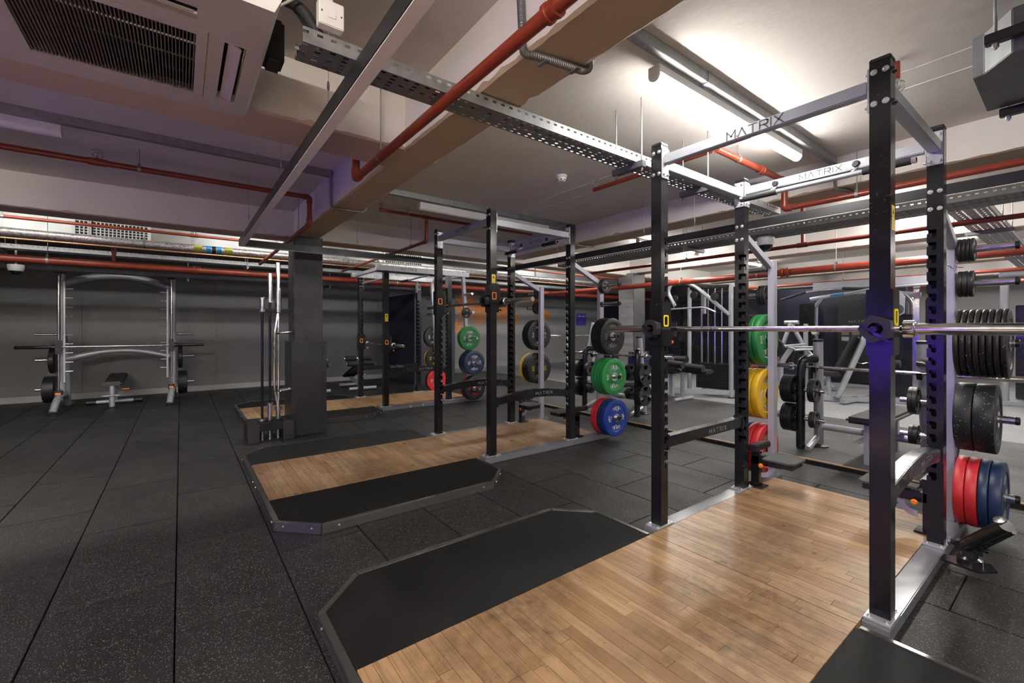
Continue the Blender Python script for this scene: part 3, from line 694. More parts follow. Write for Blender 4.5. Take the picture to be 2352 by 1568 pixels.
def clamp_collar(x, y, z, d, label):
    t = thing('bar_collar', label, 'collar', (x, y, z)); D = Vector(d)
    m = MB(); n = 10
    prof = [(0.052 + 0.008 * (i % 2)) for i in range(n)]
    ux = Vector((1, 0, 0)) if abs(D.x) < 0.5 else Vector((0, 1, 0)); uz = Vector((0, 0, 1)); c = Vector((x, y, z))
    ou = [c + (ux * math.cos(2 * PI * i / n) + uz * math.sin(2 * PI * i / n)) * prof[i] for i in range(n)]
    inn = [c + (ux * math.cos(2 * PI * i / n) + uz * math.sin(2 * PI * i / n)) * 0.027 for i in range(n)]
    e = D * 0.045
    for i in range(n):
        j = (i + 1) % n
        m.add([ou[i], ou[j], inn[j], inn[i], ou[i] + e, ou[j] + e, inn[j] + e, inn[i] + e], [(0, 1, 2, 3), (4, 5, 6, 7), (0, 1, 5, 4), (3, 2, 6, 7)])
    part('jaw', m, 'black_plastic', t)
    a = c + ux * -0.05 + uz * 0.02
    part('lever', MB().bar(a + e, c + ux * 0.045 - uz * 0.052 + e, 0.012, 0.02, D), 'black_gloss', t, 0.002)
    part('peg', MB().cyl(c - D * 0.012, c + D * 0.075, 0.013, 12), 'black_gloss', t)
    return t
clamp_collar(RX[0] + PX + 0.0, PY0 - PW / 2 - 0.022, ZB1 + 0.0, (0, -1, 0), 'black clamp collar hanging on the right front post of the nearest rack')
clamp_collar(RX[0] - PX - 0.0, PY0 - PW / 2 - 0.022, ZB1 + 0.0, (0, -1, 0), 'black clamp collar hanging on the left front post of the nearest rack')
clamp_collar(RX[1] + PX - 0.0, PY0 - PW / 2 - 0.022, ZB2 + 0.0, (0, -1, 0), 'black clamp collar hanging on the right front post of the middle rack')

# ---------------------------------------------------------------- weight plates
PR = 0.213
PROF = {}
def plate(x, y, z, s, th, mat, label, group, print_mat=None, word='10', R=PR, name='bumper_plate'):
    """disc whose axis is x; x is the inner face, s the outward direction"""
    t = thing(name, label, 'weight plate', (x, y, z), group)
    key = (round(th, 4), mat, round(R, 3))
    if key not in PROF:
        k = R / PR; e = 0.0015
        pr = [(0.026, 0.002), (0.055 * k, 0.002), (0.07 * k, 0.006), (0.150 * k, 0.006), (0.158 * k, 0.0), (R - 0.012, 0.0), (R - 0.003, 0.003), (R, 0.010), (R, th - 0.010), (R - 0.003, th - 0.003), (R - 0.012, th - 0.0), (0.158 * k, th), (0.150 * k, th - 0.006), (0.07 * k, th - 0.006), (0.055 * k, th - 0.002), (0.026, th - 0.002)]
        if th < 0.026: pr = [(0.026, 0.001), (R * 0.35, 0.001), (R * 0.4, 0.004), (R * 0.8, 0.004), (R * 0.86, 0.0), (R - 0.004, 0.0), (R, 0.005), (R, th - 0.005), (R - 0.004, th), (R * 0.86, th), (R * 0.8, th - 0.004), (R * 0.4, th - 0.004), (R * 0.35, th - 0.001), (0.026, th - 0.001)]
        n = 44; m = MB(); k2 = len(pr)
        for r, h in pr: m.v += [(h, r * math.cos(2 * PI * j / n), r * math.sin(2 * PI * j / n)) for j in range(n)]
        m.f = [(i * n + j, i * n + (j + 1) % n, ((i + 1) % k2) * n + (j + 1) % n, ((i + 1) % k2) * n + j) for i in range(k2) for j in range(n)]
        hb = MB(); r1h = 0.05 * k
        for xx, sg in ((0.0, -1), (th, 1)):
            hb.lathe((xx, 0, 0), (sg, 0, 0), [(0.0255, -0.004), (0.0255, 0.0005), (r1h, 0.0005), (r1h, -0.004)], 28)
        PROF[key] = (m.mesh('body', mat), hb.mesh('hub', 'chrome' if mat != 'bumper_black' else 'worn_steel'))
    b, hbm = PROF[key]; o = link('body', b, t); h = link('hub', hbm, t)
    if s < 0: o.location = (-th, 0, 0); h.location = (-th, 0, 0)
    if print_mat:
        xf = (x + (th if s > 0 else 0)) + 0.0008; k = R / PR
        for a0 in (PI / 2, -PI / 2):
            sg = 1 if a0 > 0 else -1; xl = xf - 0.006 if th >= 0.026 else xf - 0.004
            part('brand_lettering', letter(MB(), 'origin', 0.042 * k, 0.0085 * k, lambda a, b: (xl, y + sg * a, z + sg * (R * 0.535 + b)), 0.17), print_mat, t, smooth=0)
        for sg in (-1, 1):
            c = lambda a, b, sg=sg: (xf - 0.006 if th >= 0.026 else xf - 0.004, y + sg * (0.108 * k) - sg * a, z - sg * b)
            m = MB(); letter(m, word, 0.036 * k, 0.008 * k, lambda a, b: c(a, b + 0.012 * k), 0.3)
            letter(m, 'KG', 0.018 * k, 0.005 * k, lambda a, b: c(a, b - 0.024 * k), 0.3)
            part('weight_lettering', m, print_mat, t, smooth=0)
    return t
COLN = {'bumper_black': 'black flecked', 'bumper_plain': 'plain black', 'bumper_green': 'green', 'bumper_blue': 'blue', 'bumper_navy': 'dark blue', 'bumper_red': 'red', 'bumper_yellow': 'yellow', 'bumper_bluefleck': 'black blue-flecked'}
ORD = ['innermost', 'second out', 'third out', 'fourth out', 'fifth out', 'sixth out', 'seventh out', 'outermost']
HN = ['lowest', 'second lowest', 'middle', 'second highest', 'top']
def load(cx, side, horn, plates, rackname, sidename, y=4.0, z=None, x0=None):
    x = (cx + side * (0.540 + 0.024 + 0.0095)) if x0 is None else x0
    z = HORNS[horn] if z is None else z
    n = len(plates)
    for i, (mat, th, word, pm, R) in enumerate(plates):
        pos = 'only' if n == 1 else ('outermost' if i == n - 1 else ORD[i])
        small = R < 0.15
        lab = f"{COLN[mat]} {'change' if small else 'bumper'} plate, {pos}, {HN[horn]} horn, {sidename} of {rackname.replace('the ', '')}"
        plate(x, y, z - (0.0265 - 0.0235), side, th, mat, lab, f"plates on the {HN[horn]} horn, {sidename} of {rackname}", pm, word, R, 'change_plate' if small else 'bumper_plate')
        x += side * (th + 0.0008)
K, KF, G, B, NV, R_, Y_ = 'bumper_plain', 'bumper_black', 'bumper_green', 'bumper_blue', 'bumper_navy', 'bumper_red', 'bumper_yellow'
def P_(m, th, w='10', pm=None, R=PR): return (m, th, w, pm, R)
NR, MR, FR = 'the nearest rack', 'the middle rack', 'the farthest rack'
# nearest rack, right-hand horns (seen edge-on)
load(RX[0], 1, 0, [P_(R_, 0.050), P_(R_, 0.054), P_(NV, 0.044), P_(NV, 0.056, '20', 'white_print')], NR, 'right side')
load(RX[0], 1, 1, [P_('bumper_bluefleck', 0.083), P_('bumper_bluefleck', 0.092, '20', 'grey_print')], NR, 'right side')
load(RX[0], 1, 2, [P_(KF if i % 3 else K, 0.0275, '5', 'grey_print' if i == 7 else None) for i in range(8)], NR, 'right side')
load(RX[0], 1, 3, [P_(K, 0.0235, '2.5', None, 0.083) for i in range(3)], NR, 'right side')
load(RX[0], 1, 4, [P_(K, 0.0185, '1', None, 0.074) for i in range(4)], NR, 'right side')
# nearest rack, left-hand horns
load(RX[0], -1, 0, [P_(R_, 0.060, '25', 'white_print'), P_(R_, 0.055), P_(B, 0.05)], NR, 'left side')
load(RX[0], -1, 1, [P_(Y_, 0.055, '15', 'white_print'), P_(Y_, 0.05), P_(Y_, 0.05)], NR, 'left side')
load(RX[0], -1, 2, [P_(G, 0.045, '10', 'white_print'), P_(G, 0.045), P_(KF, 0.03), P_(KF, 0.03)], NR, 'left side')
load(RX[0], -1, 3, [P_(K, 0.022, '2.5', 'grey_print', 0.085), P_(K, 0.022, '2.5', None, 0.085), P_(K, 0.022, '2.5', None, 0.085)], NR, 'left side')
# middle rack, right
load(RX[1], 1, 0, [P_(R_, 0.042), P_(R_, 0.046), P_(NV, 0.040), P_(NV, 0.036), P_(B, 0.045, '20', 'white_print')], MR, 'right side')
load(RX[1], 1, 1, [P_(G, 0.040), P_(G, 0.045), P_(G, 0.04), P_(G, 0.055, '10', 'white_print')], MR, 'right side')
load(RX[1], 1, 2, [P_(K, 0.030), P_(K, 0.030), P_(KF, 0.030), P_(KF, 0.030), P_(KF, 0.036, '5', 'grey_print')], MR, 'right side')
load(RX[1], 1, 4, [P_(K, 0.02, '1', None, 0.085), P_(K, 0.02, '1', None, 0.085), P_(K, 0.022, '2.5', 'grey_print', 0.085)], MR, 'right side')
# middle rack, left
load(RX[1], -1, 1, [P_(K, 0.05, '15', 'yellow_print'), P_(K, 0.045), P_(K, 0.045), P_(Y_, 0.03), P_(Y_, 0.03)], MR, 'left side')
load(RX[1], -1, 2, [P_(K, 0.036, '5', 'white_print'), P_(K, 0.032), P_(K, 0.032), P_(K, 0.032)], MR, 'left side')
load(RX[1], -1, 3, [P_(K, 0.022, '2.5', None, 0.085), P_(K, 0.022, '2.5', None, 0.085), P_(K, 0.022, '2.5', None, 0.085)], MR, 'left side')
load(RX[1], -1, 4, [P_(K, 0.02, '1', None, 0.078), P_(K, 0.02, '1', None, 0.078)], MR, 'left side')

# ================================================================ CEILING SERVICES
def curve_corner(pts, r=0.04, n=5):
    """round the corners of a polyline"""
    P = [Vector(p) for p in pts]; out = [P[0]]
    for a, b, c in zip(P, P[1:], P[2:]):
        d1, d2 = (a - b), (c - b); k = min(r, d1.length * 0.45, d2.length * 0.45)
        s, e = b + d1.normalized() * k, b + d2.normalized() * k
        out += [s * (1 - t) ** 2 + b * 2 * t * (1 - t) + e * t ** 2 for t in [i / n for i in range(n + 1)]]
    return out + [P[-1]]
def sprinkler(t, x, y, z, up=1):
    h = part('sprinkler_head', MB().lathe((x, y, z), (0, 0, up), [(0.011, 0), (0.011, 0.02), (0.006, 0.024), (0.006, 0.05), (0.016, 0.052), (0.016, 0.055)], 10), 'bolt_zinc', t)
    c = MB(); R = 0.034
    for k in range(4):
        a = k * PI / 4; dx, dy = R * math.cos(a), R * math.sin(a)
        c.tube([(x - dx * 0.5, y - dy * 0.5, z + up * 0.012), (x - dx, y - dy, z + up * 0.025), (x - dx, y - dy, z + up * 0.06), (x - dx * 0.4, y - dy * 0.4, z + up * 0.075), (x + dx * 0.4, y + dy * 0.4, z + up * 0.075), (x + dx, y + dy, z + up * 0.06), (x + dx, y + dy, z + up * 0.025), (x + dx * 0.5, y + dy * 0.5, z + up * 0.012)], 0.0016, 4)
    for zz in (0.028, 0.058): c.tube([(x + R * math.cos(i * PI / 6), y + R * math.sin(i * PI / 6), z + up * zz) for i in range(13)], 0.0016, 4, False)
    part('guard_cage', c, 'bolt_zinc', h)
def hanger(t, x, y, z, r, ztop, axis):
    h = part('hanger', MB().cyl((x, y, z + r * 1.6), (x, y, ztop), 0.004, 8), 'galvanised', t)
    n = 14; m = MB(); w = 0.011
    for i in range(n):
        a, b = 2 * PI * i / n, 2 * PI * (i + 1) / n; R = r + 0.003
        q = []
        for an in (a, b):
            c0, s0 = R * math.cos(an), R * math.sin(an)
            zz = z + s0 + (r * 0.6 if s0 > R * 0.8 else 0)
            q += [(x + c0, y - w, zz), (x + c0, y + w, zz)] if axis == 'y' else [(x - w, y + c0, zz), (x + w, y + c0, zz)]
        m.add([q[0], q[1], q[3], q[2]], [(0, 1, 2, 3)])
    part('clip', m, 'galvanised', h)
def pipe(label, pts, r, hang=(), heads=(), tees=(), couplings=(), group='red sprinkler pipes', name='sprinkler_pipe', mat='red_pipe', ztop=SLAB):
    t = thing(name, label, 'pipe', pts[0], group)
    for a, b in zip(pts, pts[1:]): part('pipe_run', MB().cyl(a, b, r, 16), mat, t)
    for a, b, c in zip(pts, pts[1:], pts[2:]):
        a, b, c = Vector(a), Vector(b), Vector(c); k = r * 2.6
        part('elbow', MB().tube(curve_corner([b + (a - b).normalized() * k, b, b + (c - b).normalized() * k], k * 0.9), r * 1.22, 14), mat, t)
    ax = lambda p: p[3]
    for x, y, z, axis in tees:
        d = r * 2.4
        part('tee', MB().cyl((x - d, y, z) if axis == 'x' else (x, y - d, z), (x + d, y, z) if axis == 'x' else (x, y + d, z), r * 1.25, 14), mat, t)
    for x, y, z, axis in couplings:
        d = r * 1.1; e = Vector((1, 0, 0)) if axis == 'x' else Vector((0, 1, 0))
        part('coupling', MB().lathe((x, y, z), e, [(r, -d), (r * 1.35, -d), (r * 1.35, -d * 0.4), (r * 1.2, -d * 0.3), (r * 1.2, d * 0.3), (r * 1.35, d * 0.4), (r * 1.35, d), (r, d)], 16), mat, t)
    for x, y, z, axis in hang: hanger(t, x, y, z, r, ztop, axis)
    for x, y, z, up in heads: sprinkler(t, x, y, z, up)
    return t
pipe('red pipe running towards the camera below the big concrete beam', [(2.4, 0.953, 2.32), (-3.03, 0.953, 2.32), (-3.03, 0.953, 2.75)], 0.025, hang=[(-2.57, 0.953, 2.32, 'x')], couplings=[(-1.05, 0.953, 2.32, 'x')])
pipe('dark red pipe along the left bay, dropping beside the column', [(-4.70, YB + 0.02, 2.60), (-4.70, 1.02, 2.60), (-4.70, 1.02, 2.335), (-8.10, 1.02, 2.335)], 0.023, hang=[(-4.70, -0.27, 2.60, 'y'), (-5.2, 1.02, 2.335, 'x')], heads=[(-4.70, -0.52, 2.622, 1)], tees=[(-4.70, -0.52, 2.60, 'y'), (-7.6, 1.02, 2.335, 'x')])
pipe('bright orange-red pipe high on the left above the silver insulated pipe', [(-7.62, -2.36, 2.60), (-7.62, 12.0, 2.60)], 0.02, hang=[(-7.62, -1.65, 2.60, 'y'), (-7.62, 3.0, 2.60, 'y')], heads=[(-7.62, -2.34, 2.62, 1), (-7.62, 0.15, 2.62, 1)], tees=[(-7.62, 0.15, 2.60, 'y')], ztop=3.02)
pipe('thin red pipe above the middle rack with a drop at its tee', [(-5.03, 1.85, 2.685), (-5.03, 4.15, 2.685)], 0.019, hang=[(-5.03, 2.2, 2.685, 'y')], heads=[(-5.03, 1.87, 2.704, 1)], tees=[(-5.03, 2.45, 2.685, 'y')])
pipe('red pipe dropping and running left above the farthest rack', [(-5.03, 2.45, 2.65), (-5.03, 2.45, 2.385), (-8.6, 2.45, 2.385)], 0.021, hang=[(-5.5, 2.45, 2.385, 'x'), (-8.2, 2.45, 2.385, 'x')])
pipe('short red pipe stub with caged sprinkler between the two nearer racks', [(-2.95, 3.22, 2.65), (-1.76, 3.22, 2.65)], 0.02, hang=[(-2.35, 3.22, 2.65, 'x')], heads=[(-2.93, 3.22, 2.67, 1)])
pipe('bright red pipe over the nearest rack, dropping then running right', [(-1.72, 3.22, 2.65), (-1.72, 4.42, 2.65), (-1.72, 4.42, 2.395), (4.6, 4.42, 2.395)], 0.026, hang=[(-1.72, 3.55, 2.65, 'y'), (-1.18, 4.42, 2.395, 'x')], couplings=[(-1.72, 3.95, 2.65, 'y')])
pipe('dark red pipe behind the nearest rack under the double cable tray', [(-5.6, 5.90, 2.29), (4.6, 5.90, 2.29)], 0.024, hang=[(-3.6, 5.90, 2.29, 'x')], tees=[(-2.1, 5.90, 2.29, 'x')])
pipe('red drop pipe rising from the tee behind the nearest rack', [(-2.1, 5.90, 2.32), (-2.1, 5.90, 2.74)], 0.022)
pipe('thick red main pipe with silver hoops running across the far bay', [(-8.2, 7.35, 2.15), (4.6, 7.35, 2.15)], 0.052, hang=[(-3.25, 7.35, 2.15, 'x'), (-2.2, 7.35, 2.15, 'x'), (-4.6, 7.35, 2.15, 'x')], couplings=[(-2.85, 7.35, 2.15, 'x')])
pipe('thick red main pipe along the top of the left wall', [(-8.30, YB + 0.02, 2.19), (-8.30, 12.4, 2.19)], 0.05, hang=[(-8.30, 1.9, 2.19, 'y'), (-8.30, 3.4, 2.19, 'y'), (-8.30, -1.4, 2.19, 'y')], couplings=[(-8.30, 0.2, 2.19, 'y'), (-8.30, 2.55, 2.19, 'y')], ztop=3.02)
pipe('short red riser on the left main pipe above the smith machine', [(-8.30, -0.75, 2.245), (-8.30, -0.75, 2.42), (-8.02, -0.75, 2.42)], 0.024)
pipe('red pipe crossing the far bays beyond the thick main', [(-5.6, 10.4, 2.22), (4.6, 10.4, 2.22)], 0.03, hang=[(-3.0, 10.4, 2.22, 'x')])
pipe('dark red pipe in the farthest ceiling bay', [(-5.6, 13.4, 2.26), (4.6, 13.4, 2.26)], 0.04, hang=[(-1.0, 13.4, 2.26, 'x')])
pipe('short red sprinkler drop behind the right front post of the nearest rack', [(-0.66, 3.13, 2.755), (-0.66, 3.13, 2.665)], 0.017, heads=[(-0.66, 3.13, 2.664, -1)])
t = pipe('silver foil insulated pipe along the left with coloured bands', [(-7.95, YB + 0.02, 2.47), (-7.95, 12.0, 2.47)], 0.055, group=None, name='insulated_pipe', mat='foil', hang=[(-7.95, -0.4, 2.47, 'y'), (-7.95, 2.9, 2.47, 'y')], ztop=3.02)
for y, w, m in ((0.20, 0.10, 'band_green'), (0.33, 0.06, 'band_blue'), (0.395, 0.05, 'black_plastic'), (0.46, 0.06, 'band_blue'), (0.58, 0.10, 'band_green')):
    part('marker_band', MB().cyl((-7.95, y - w / 2, 2.47), (-7.95, y + w / 2, 2.47), 0.0565, 16), m, t)
pipe('thin copper pipe pair below the foil pipe', [(-7.86, -4.1, 2.385), (-7.86, 12.0, 2.385)], 0.012, group=None, name='copper_pipe', mat='copper')

# rectangular air duct along the left, with flanges and a grille
t = thing('air_duct', 'rectangular galvanised air duct high along the left wall', 'duct', (-8.9, 3.0, 2.58))
part('casing', MB().box(-9.25, -8.62, YB + 0.02, 12.0, 2.58, 2.97), 'duct_steel', t)
for k in range(12): part('flange', MB().box(-9.27, -8.60, -3.4 + k * 1.18, -3.36 + k * 1.18, 2.565, 2.985), 'galvanised', t)
for y0 in (-1.22, 3.25):
    g = part('air_grille', MB().box(-8.62, -8.595, y0, y0 + 0.86, 2.60, 2.63).box(-8.62, -8.595, y0, y0 + 0.86, 2.90, 2.93).box(-8.62, -8.595, y0, y0 + 0.04, 2.6301, 2.8999).box(-8.62, -8.595, y0 + 0.82, y0 + 0.86, 2.6301, 2.8999), 'white_plastic', t)
    part('grille_back', MB().box(-8.6199, -8.618, y0 + 0.04, y0 + 0.82, 2.63, 2.90), 'grille_dark', g)
    for i in range(1, 18): part('vane', MB().box(-8.612, -8.60, y0 + 0.04 + i * 0.0433 - 0.006, y0 + 0.04 + i * 0.0433 + 0.006, 2.63, 2.90), 'white_plastic', g)
    for i in range(1, 7): part('vane', MB().box(-8.617, -8.6125, y0 + 0.04, y0 + 0.82, 2.63 + i * 0.0386 - 0.005, 2.63 + i * 0.0386 + 0.005), 'white_plastic', g)

# perforated cable trays
def tray(label, axis, c0, c1, lo, hi, z, h=0.058, mat='galvanised', p=0.05, hangers=(), ztop=SLAB, rowsn=5, cables=(), ch=None):
    mid = (lo + hi) / 2
    loc = ((c0 + c1) / 2, mid, z) if axis == 'y' else (mid, (c0 + c1) / 2, z)
    t = thing('cable_tray', label, 'cable tray', loc, 'perforated cable trays')
    f = (lambda c, s, zz: (c, s, zz)) if axis == 'y' else (lambda c, s, zz: (s, c, zz))
    n = int((hi - lo) / p); al = []
    for i in range(n): al += [lo + i * p, lo + i * p + p * 0.42]
    al.append(hi)
    ac = [c0]; w = (c1 - c0)
    for j in range(rowsn):
        b = c0 + w * (j + 0.5) / rowsn; hw = w / rowsn * 0.17
        ac += [b - hw, b + hw]
    ac.append(c1)
    m = MB(); na, nc = len(al), len(ac)
    m.v = [f(c, s, z) for s in al for c in ac]
    for i in range(na - 1):
        for j in range(nc - 1):
            hole = (j % 2 == 1) and ((i + 2 * ((j // 2) % 2)) % 4 in (0,) or (j // 2) % 2 == 0 and i % 2 == 0)
            if not hole: m.f.append((i * nc + j, i * nc + j + 1, (i + 1) * nc + j + 1, (i + 1) * nc + j))
    part('tray_base', m, mat, t, smooth=0)
    for c in (c0, c1):
        m = MB(); zs = [z, z + h * 0.62, z + h * 0.80, z + h]
        m.v = [f(c, s, zz) for s in al for zz in zs]
        for i in range(na - 1):
            for j in range(3):
                if not (j == 1 and i % 2 == 0): m.f.append((i * 4 + j, i * 4 + j + 1, (i + 1) * 4 + j + 1, (i + 1) * 4 + j))
        o = len(m.v); lipd = 0.010 if c == c0 else -0.010
        m.v += [f(c, lo, z + h), f(c, hi, z + h), f(c + lipd, hi, z + h), f(c + lipd, lo, z + h)]; m.f.append((o, o + 1, o + 2, o + 3))
        part('tray_side', m, mat, t, smooth=0)
    for s in hangers:
        e = 0.05
        a, b = f(c0 - e, s - 0.02, z - 0.042), f((ch or c1) + e, s + 0.02, z - 0.001)
        hb = part('hanger_bar', MB().box(min(a[0], b[0]), max(a[0], b[0]), min(a[1], b[1]), max(a[1], b[1]), a[2], b[2]), 'dark_galvanised', t, 0.002)
        for c in (c0 - e * 0.6, (ch or c1) + e * 0.6):
            part('hanger_rod', MB().cyl(f(c, s, z - 0.065), f(c, s, ztop), 0.005, 8), 'galvanised', hb)
            part('rod_nut', MB().cyl(f(c, s, z - 0.056), f(c, s, z - 0.0425), 0.010, 6), 'bolt_zinc', hb)
    for off, r, m2 in cables:
        rnd = random.Random(int(off * 100)); k = 24
        part('cable', MB().tube([f(c0 + (c1 - c0) * off + rnd.uniform(-0.008, 0.008), lo + (hi - lo) * i / k, z + r + 0.002) for i in range(k + 1)], r, 6), m2, t)
    return t
tray('galvanised perforated cable tray running away over the two nearer racks', 'y', -1.905, -1.762, 0.36, 4.44, 2.36, hangers=(2.33, 3.12), cables=((0.3, 0.008, 'black_plastic'), (0.6, 0.006, 'black_plastic')))
tray('wide cable tray crossing behind the nearest rack, nearer strip', 'x', 5.20, 5.395, -5.6, 4.0, 2.36, ch=5.60, hangers=(-3.2, -0.2), cables=((0.35, 0.01, 'cable_red'), (0.6, 0.012, 'black_plastic')), mat='dark_galvanised')
tray('wide cable tray crossing behind the nearest rack, farther strip', 'x', 5.41, 5.60, -5.6, 4.0, 2.36, mat='dark_galvanised')
tray('cable tray climbing away on the far right behind the small plates', 'y', -0.86, -0.58, 5.75, 12.8, 2.40, hangers=(6.4, 7.2, 9.0), rowsn=7, cables=((0.5, 0.012, 'cable_red'),))
tray('cable tray with bright slotted sides between foil pipe and left main pipe', 'y', -8.86, -8.62, YB + 0.1, 11.8, 2.36, hangers=(-1.9, 0.9, 3.6), ztop=2.578, cables=((0.3, 0.012, 'cable_red'), (0.7, 0.012, 'black_plastic')))
tray('narrow low cable tray along the top edge of the left wall', 'y', -9.52, -9.32, YB + 0.1, 4.2, 2.165, hangers=(-2.1, 0.1, 2.4), ztop=3.02, mat='dark_galvanised')

# batten lights with their steel trunking
def batten(x, y0, y1, z, lit, label, trunk=None, clips=True):
    t = thing('batten_light', label, 'ceiling light', (x, (y0 + y1) / 2, z), 'batten ceiling lights')
    part('body', MB().box(x - 0.036, x + 0.036, y0, y1, z + 0.028, z + 0.075), 'white_plastic', t, 0.003)
    n = 10; m = MB()
    arc = [(x + 0.034 * math.cos(PI + PI * i / n), z + 0.028 + 0.036 * math.sin(PI + PI * i / n)) for i in range(n + 1)]
    m.prism([(a, y0 + 0.012, b) for a, b in arc], (0, y1 - y0 - 0.024, 0))
    part('diffuser', m, (lit if isinstance(lit, str) else 'lamp_white') if lit else 'white_plastic', t)
    for yy in (y0, y1 - 0.0119): part('end_cap', MB().prism([(a, yy, b) for a, b in arc], (0, 0.0118, 0)), 'white_plastic', t)
    if trunk:
        tx = x + 0.055
        k = thing('cable_trunking', 'galvanised steel trunking fixed beside the ' + trunk[2], 'trunking', (tx, (trunk[0] + trunk[1]) / 2, SLAB - 0.06))
        part('channel', MB().box(tx - 0.018, tx + 0.028, trunk[0], trunk[1], SLAB - 0.06, SLAB - 0.0005), 'galvanised', k, 0.002)
        for f in (0.22, 0.72):
            yy = y0 + (y1 - y0) * f
            part('strap', MB().box(tx - 0.022, tx + 0.032, yy - 0.02, yy + 0.02, SLAB - 0.066, SLAB - 0.0605).box(tx + 0.0285, tx + 0.033, yy - 0.02, yy + 0.02, SLAB - 0.06, SLAB - 0.0005), 'galvanised', k)
    return t
batten(-1.41, 2.0, 3.86, 2.615, True, 'lit batten light glowing above the nearest rack', (1.41, 4.46, 'lit batten light'))
batten(-4.50, 2.10, 3.99, 2.616, False, 'unlit white batten light above the middle rack', (1.41, 4.46, 'unlit batten light'))
batten(-4.33, -2.6, -0.66, 2.63, False, 'unlit batten light in the dim left bay', (YB + 0.01, 1.12, 'dim left-bay batten light'))
for x, y0, y1, lab in ((1.66, 2.0, 3.86, 'lit batten light in the right-hand bay'), (-1.41, 5.65, 7.2, 'lit batten light past the second beam, behind the nearest rack'), (-4.50, 5.95, 7.6, 'lit batten light past the second beam, left of the others'), (1.66, 5.95, 7.6, 'lit batten light past the second beam, far right'),
        (-1.41, 8.7, 10.3, 'lit batten light in the third bay, near the middle'), (-4.50, 8.7, 10.3, 'lit batten light in the third bay, left'), (1.66, 8.7, 10.3, 'lit batten light in the third bay, right'),
        (-1.41, 12.0, 13.3, 'lit batten light in the fourth bay, middle'), (-4.5, 12.0, 13.3, 'lit batten light in the fourth bay, left'), (1.66, 12.0, 13.3, 'lit batten light in the fourth bay, right'),
        (1.66, -2.6, -0.66, 'added fill batten light behind the camera'), (0.25, -2.6, -0.66, 'added fill batten light behind the camera, middle'), (-4.33, -4.1, -2.75, 'added fill batten light behind the camera, left')):
    batten(x, y0, y1, SLAB - 0.076, 'lamp_fill' if y0 < 0 else True, lab)  # fill battens behind the camera are added, unseen, to brighten the left bay
for y0, lab in ((-2.9, 'lit batten light above the smith machine bay'), (0.3, 'lit batten light above the column bay'), (3.4, 'lit batten light above the farthest rack'), (6.8, 'lit batten light in the far left bay')):
    batten(-6.95, y0, y0 + 1.8, 3.02 - 0.076, 'lamp_soft' if y0 < 6 else True, lab)
for x, y, z, lab in ((-1.42, 7.5, SLAB, 'round lit bulkhead lamp behind the right posts of the nearest rack'), (-0.95, 12.6, SLAB, 'small round lit lamp in the farthest bay')):
    t = thing('bulkhead_lamp', lab, 'ceiling light', (x, y, z), 'round bulkhead lamps')
    part('ring', MB().lathe((x, y, z - 0.0005), (0, 0, -1), [(0.15, 0), (0.15, 0.03), (0.135, 0.04)], 24), 'white_plastic', t)
    part('dome', MB().lathe((x, y, z - 0.0402), (0, 0, -1), [(0.13, 0), (0.125, 0.02), (0.09, 0.045), (0.04, 0.058), (0.001, 0.06)], 24), 'lamp_round', t)

# black suspended rectangular light frame, switched off
LZ, LT = 2.18, 2.255
t = thing('suspended_light_frame', 'large black rectangular suspended light frame with pale diffuser, switched off', 'light', (-2.0, 2.3, LZ))
def led(x0, x1, y0, y1):
    b = part('profile', MB().box(x0, x1, y0, y1, LZ + 0.004, LT), 'led_body', t, 0.002)
    i = 0.003
    part('diffuser', MB().box(x0 + i, x1 - i, y0 + i, y1 - i, LZ, LZ + 0.0035), 'diffuser_off', b)
led(-5.54, 3.2, 0.497, 0.549); led(-5.54, 3.2, 4.05, 4.102); led(-5.54, -5.488, 0.5495, 4.0495)
for x, y in ((-4.9, 0.523), (-3.2, 0.523), (-2.05, 0.523), (-0.9, 0.523), (-5.514, 1.75), (-5.514, 3.0), (-4.4, 4.076), (-3.0, 4.076), (-2.4, 4.076), (-0.95, 4.076)):
    part('suspension_wire', MB().cyl((x, y, LT), (x, y, SLAB), 0.0014, 5).lathe((x, y, LT + 0.10), (0, 0, 1), [(0.003, 0), (0.006, 0.008), (0.006, 0.03), (0.003, 0.04)], 8), 'galvanised', t)

# ceiling cassette air conditioner
AX0, AX1, AY0, AY1, AZ = -2.575, -1.66, -0.66, 0.252, 2.36
t = thing('air_conditioner', 'cream ceiling cassette air conditioner with dark slatted intake', 'air conditioner', ((AX0 + AX1) / 2, (AY0 + AY1) / 2, AZ))
gx0, gx1, gy0, gy1 = -2.435, -1.945, -0.455, 0.045
pm = MB()
def ringbox(m, o, i, z0, z1):
    m.box(o[0], i[0], o[2], o[3], z0, z1); m.box(i[1], o[1], o[2], o[3], z0, z1); m.box(i[0], i[1], o[2], i[2], z0, z1); m.box(i[0], i[1], i[3], o[3], z0, z1)
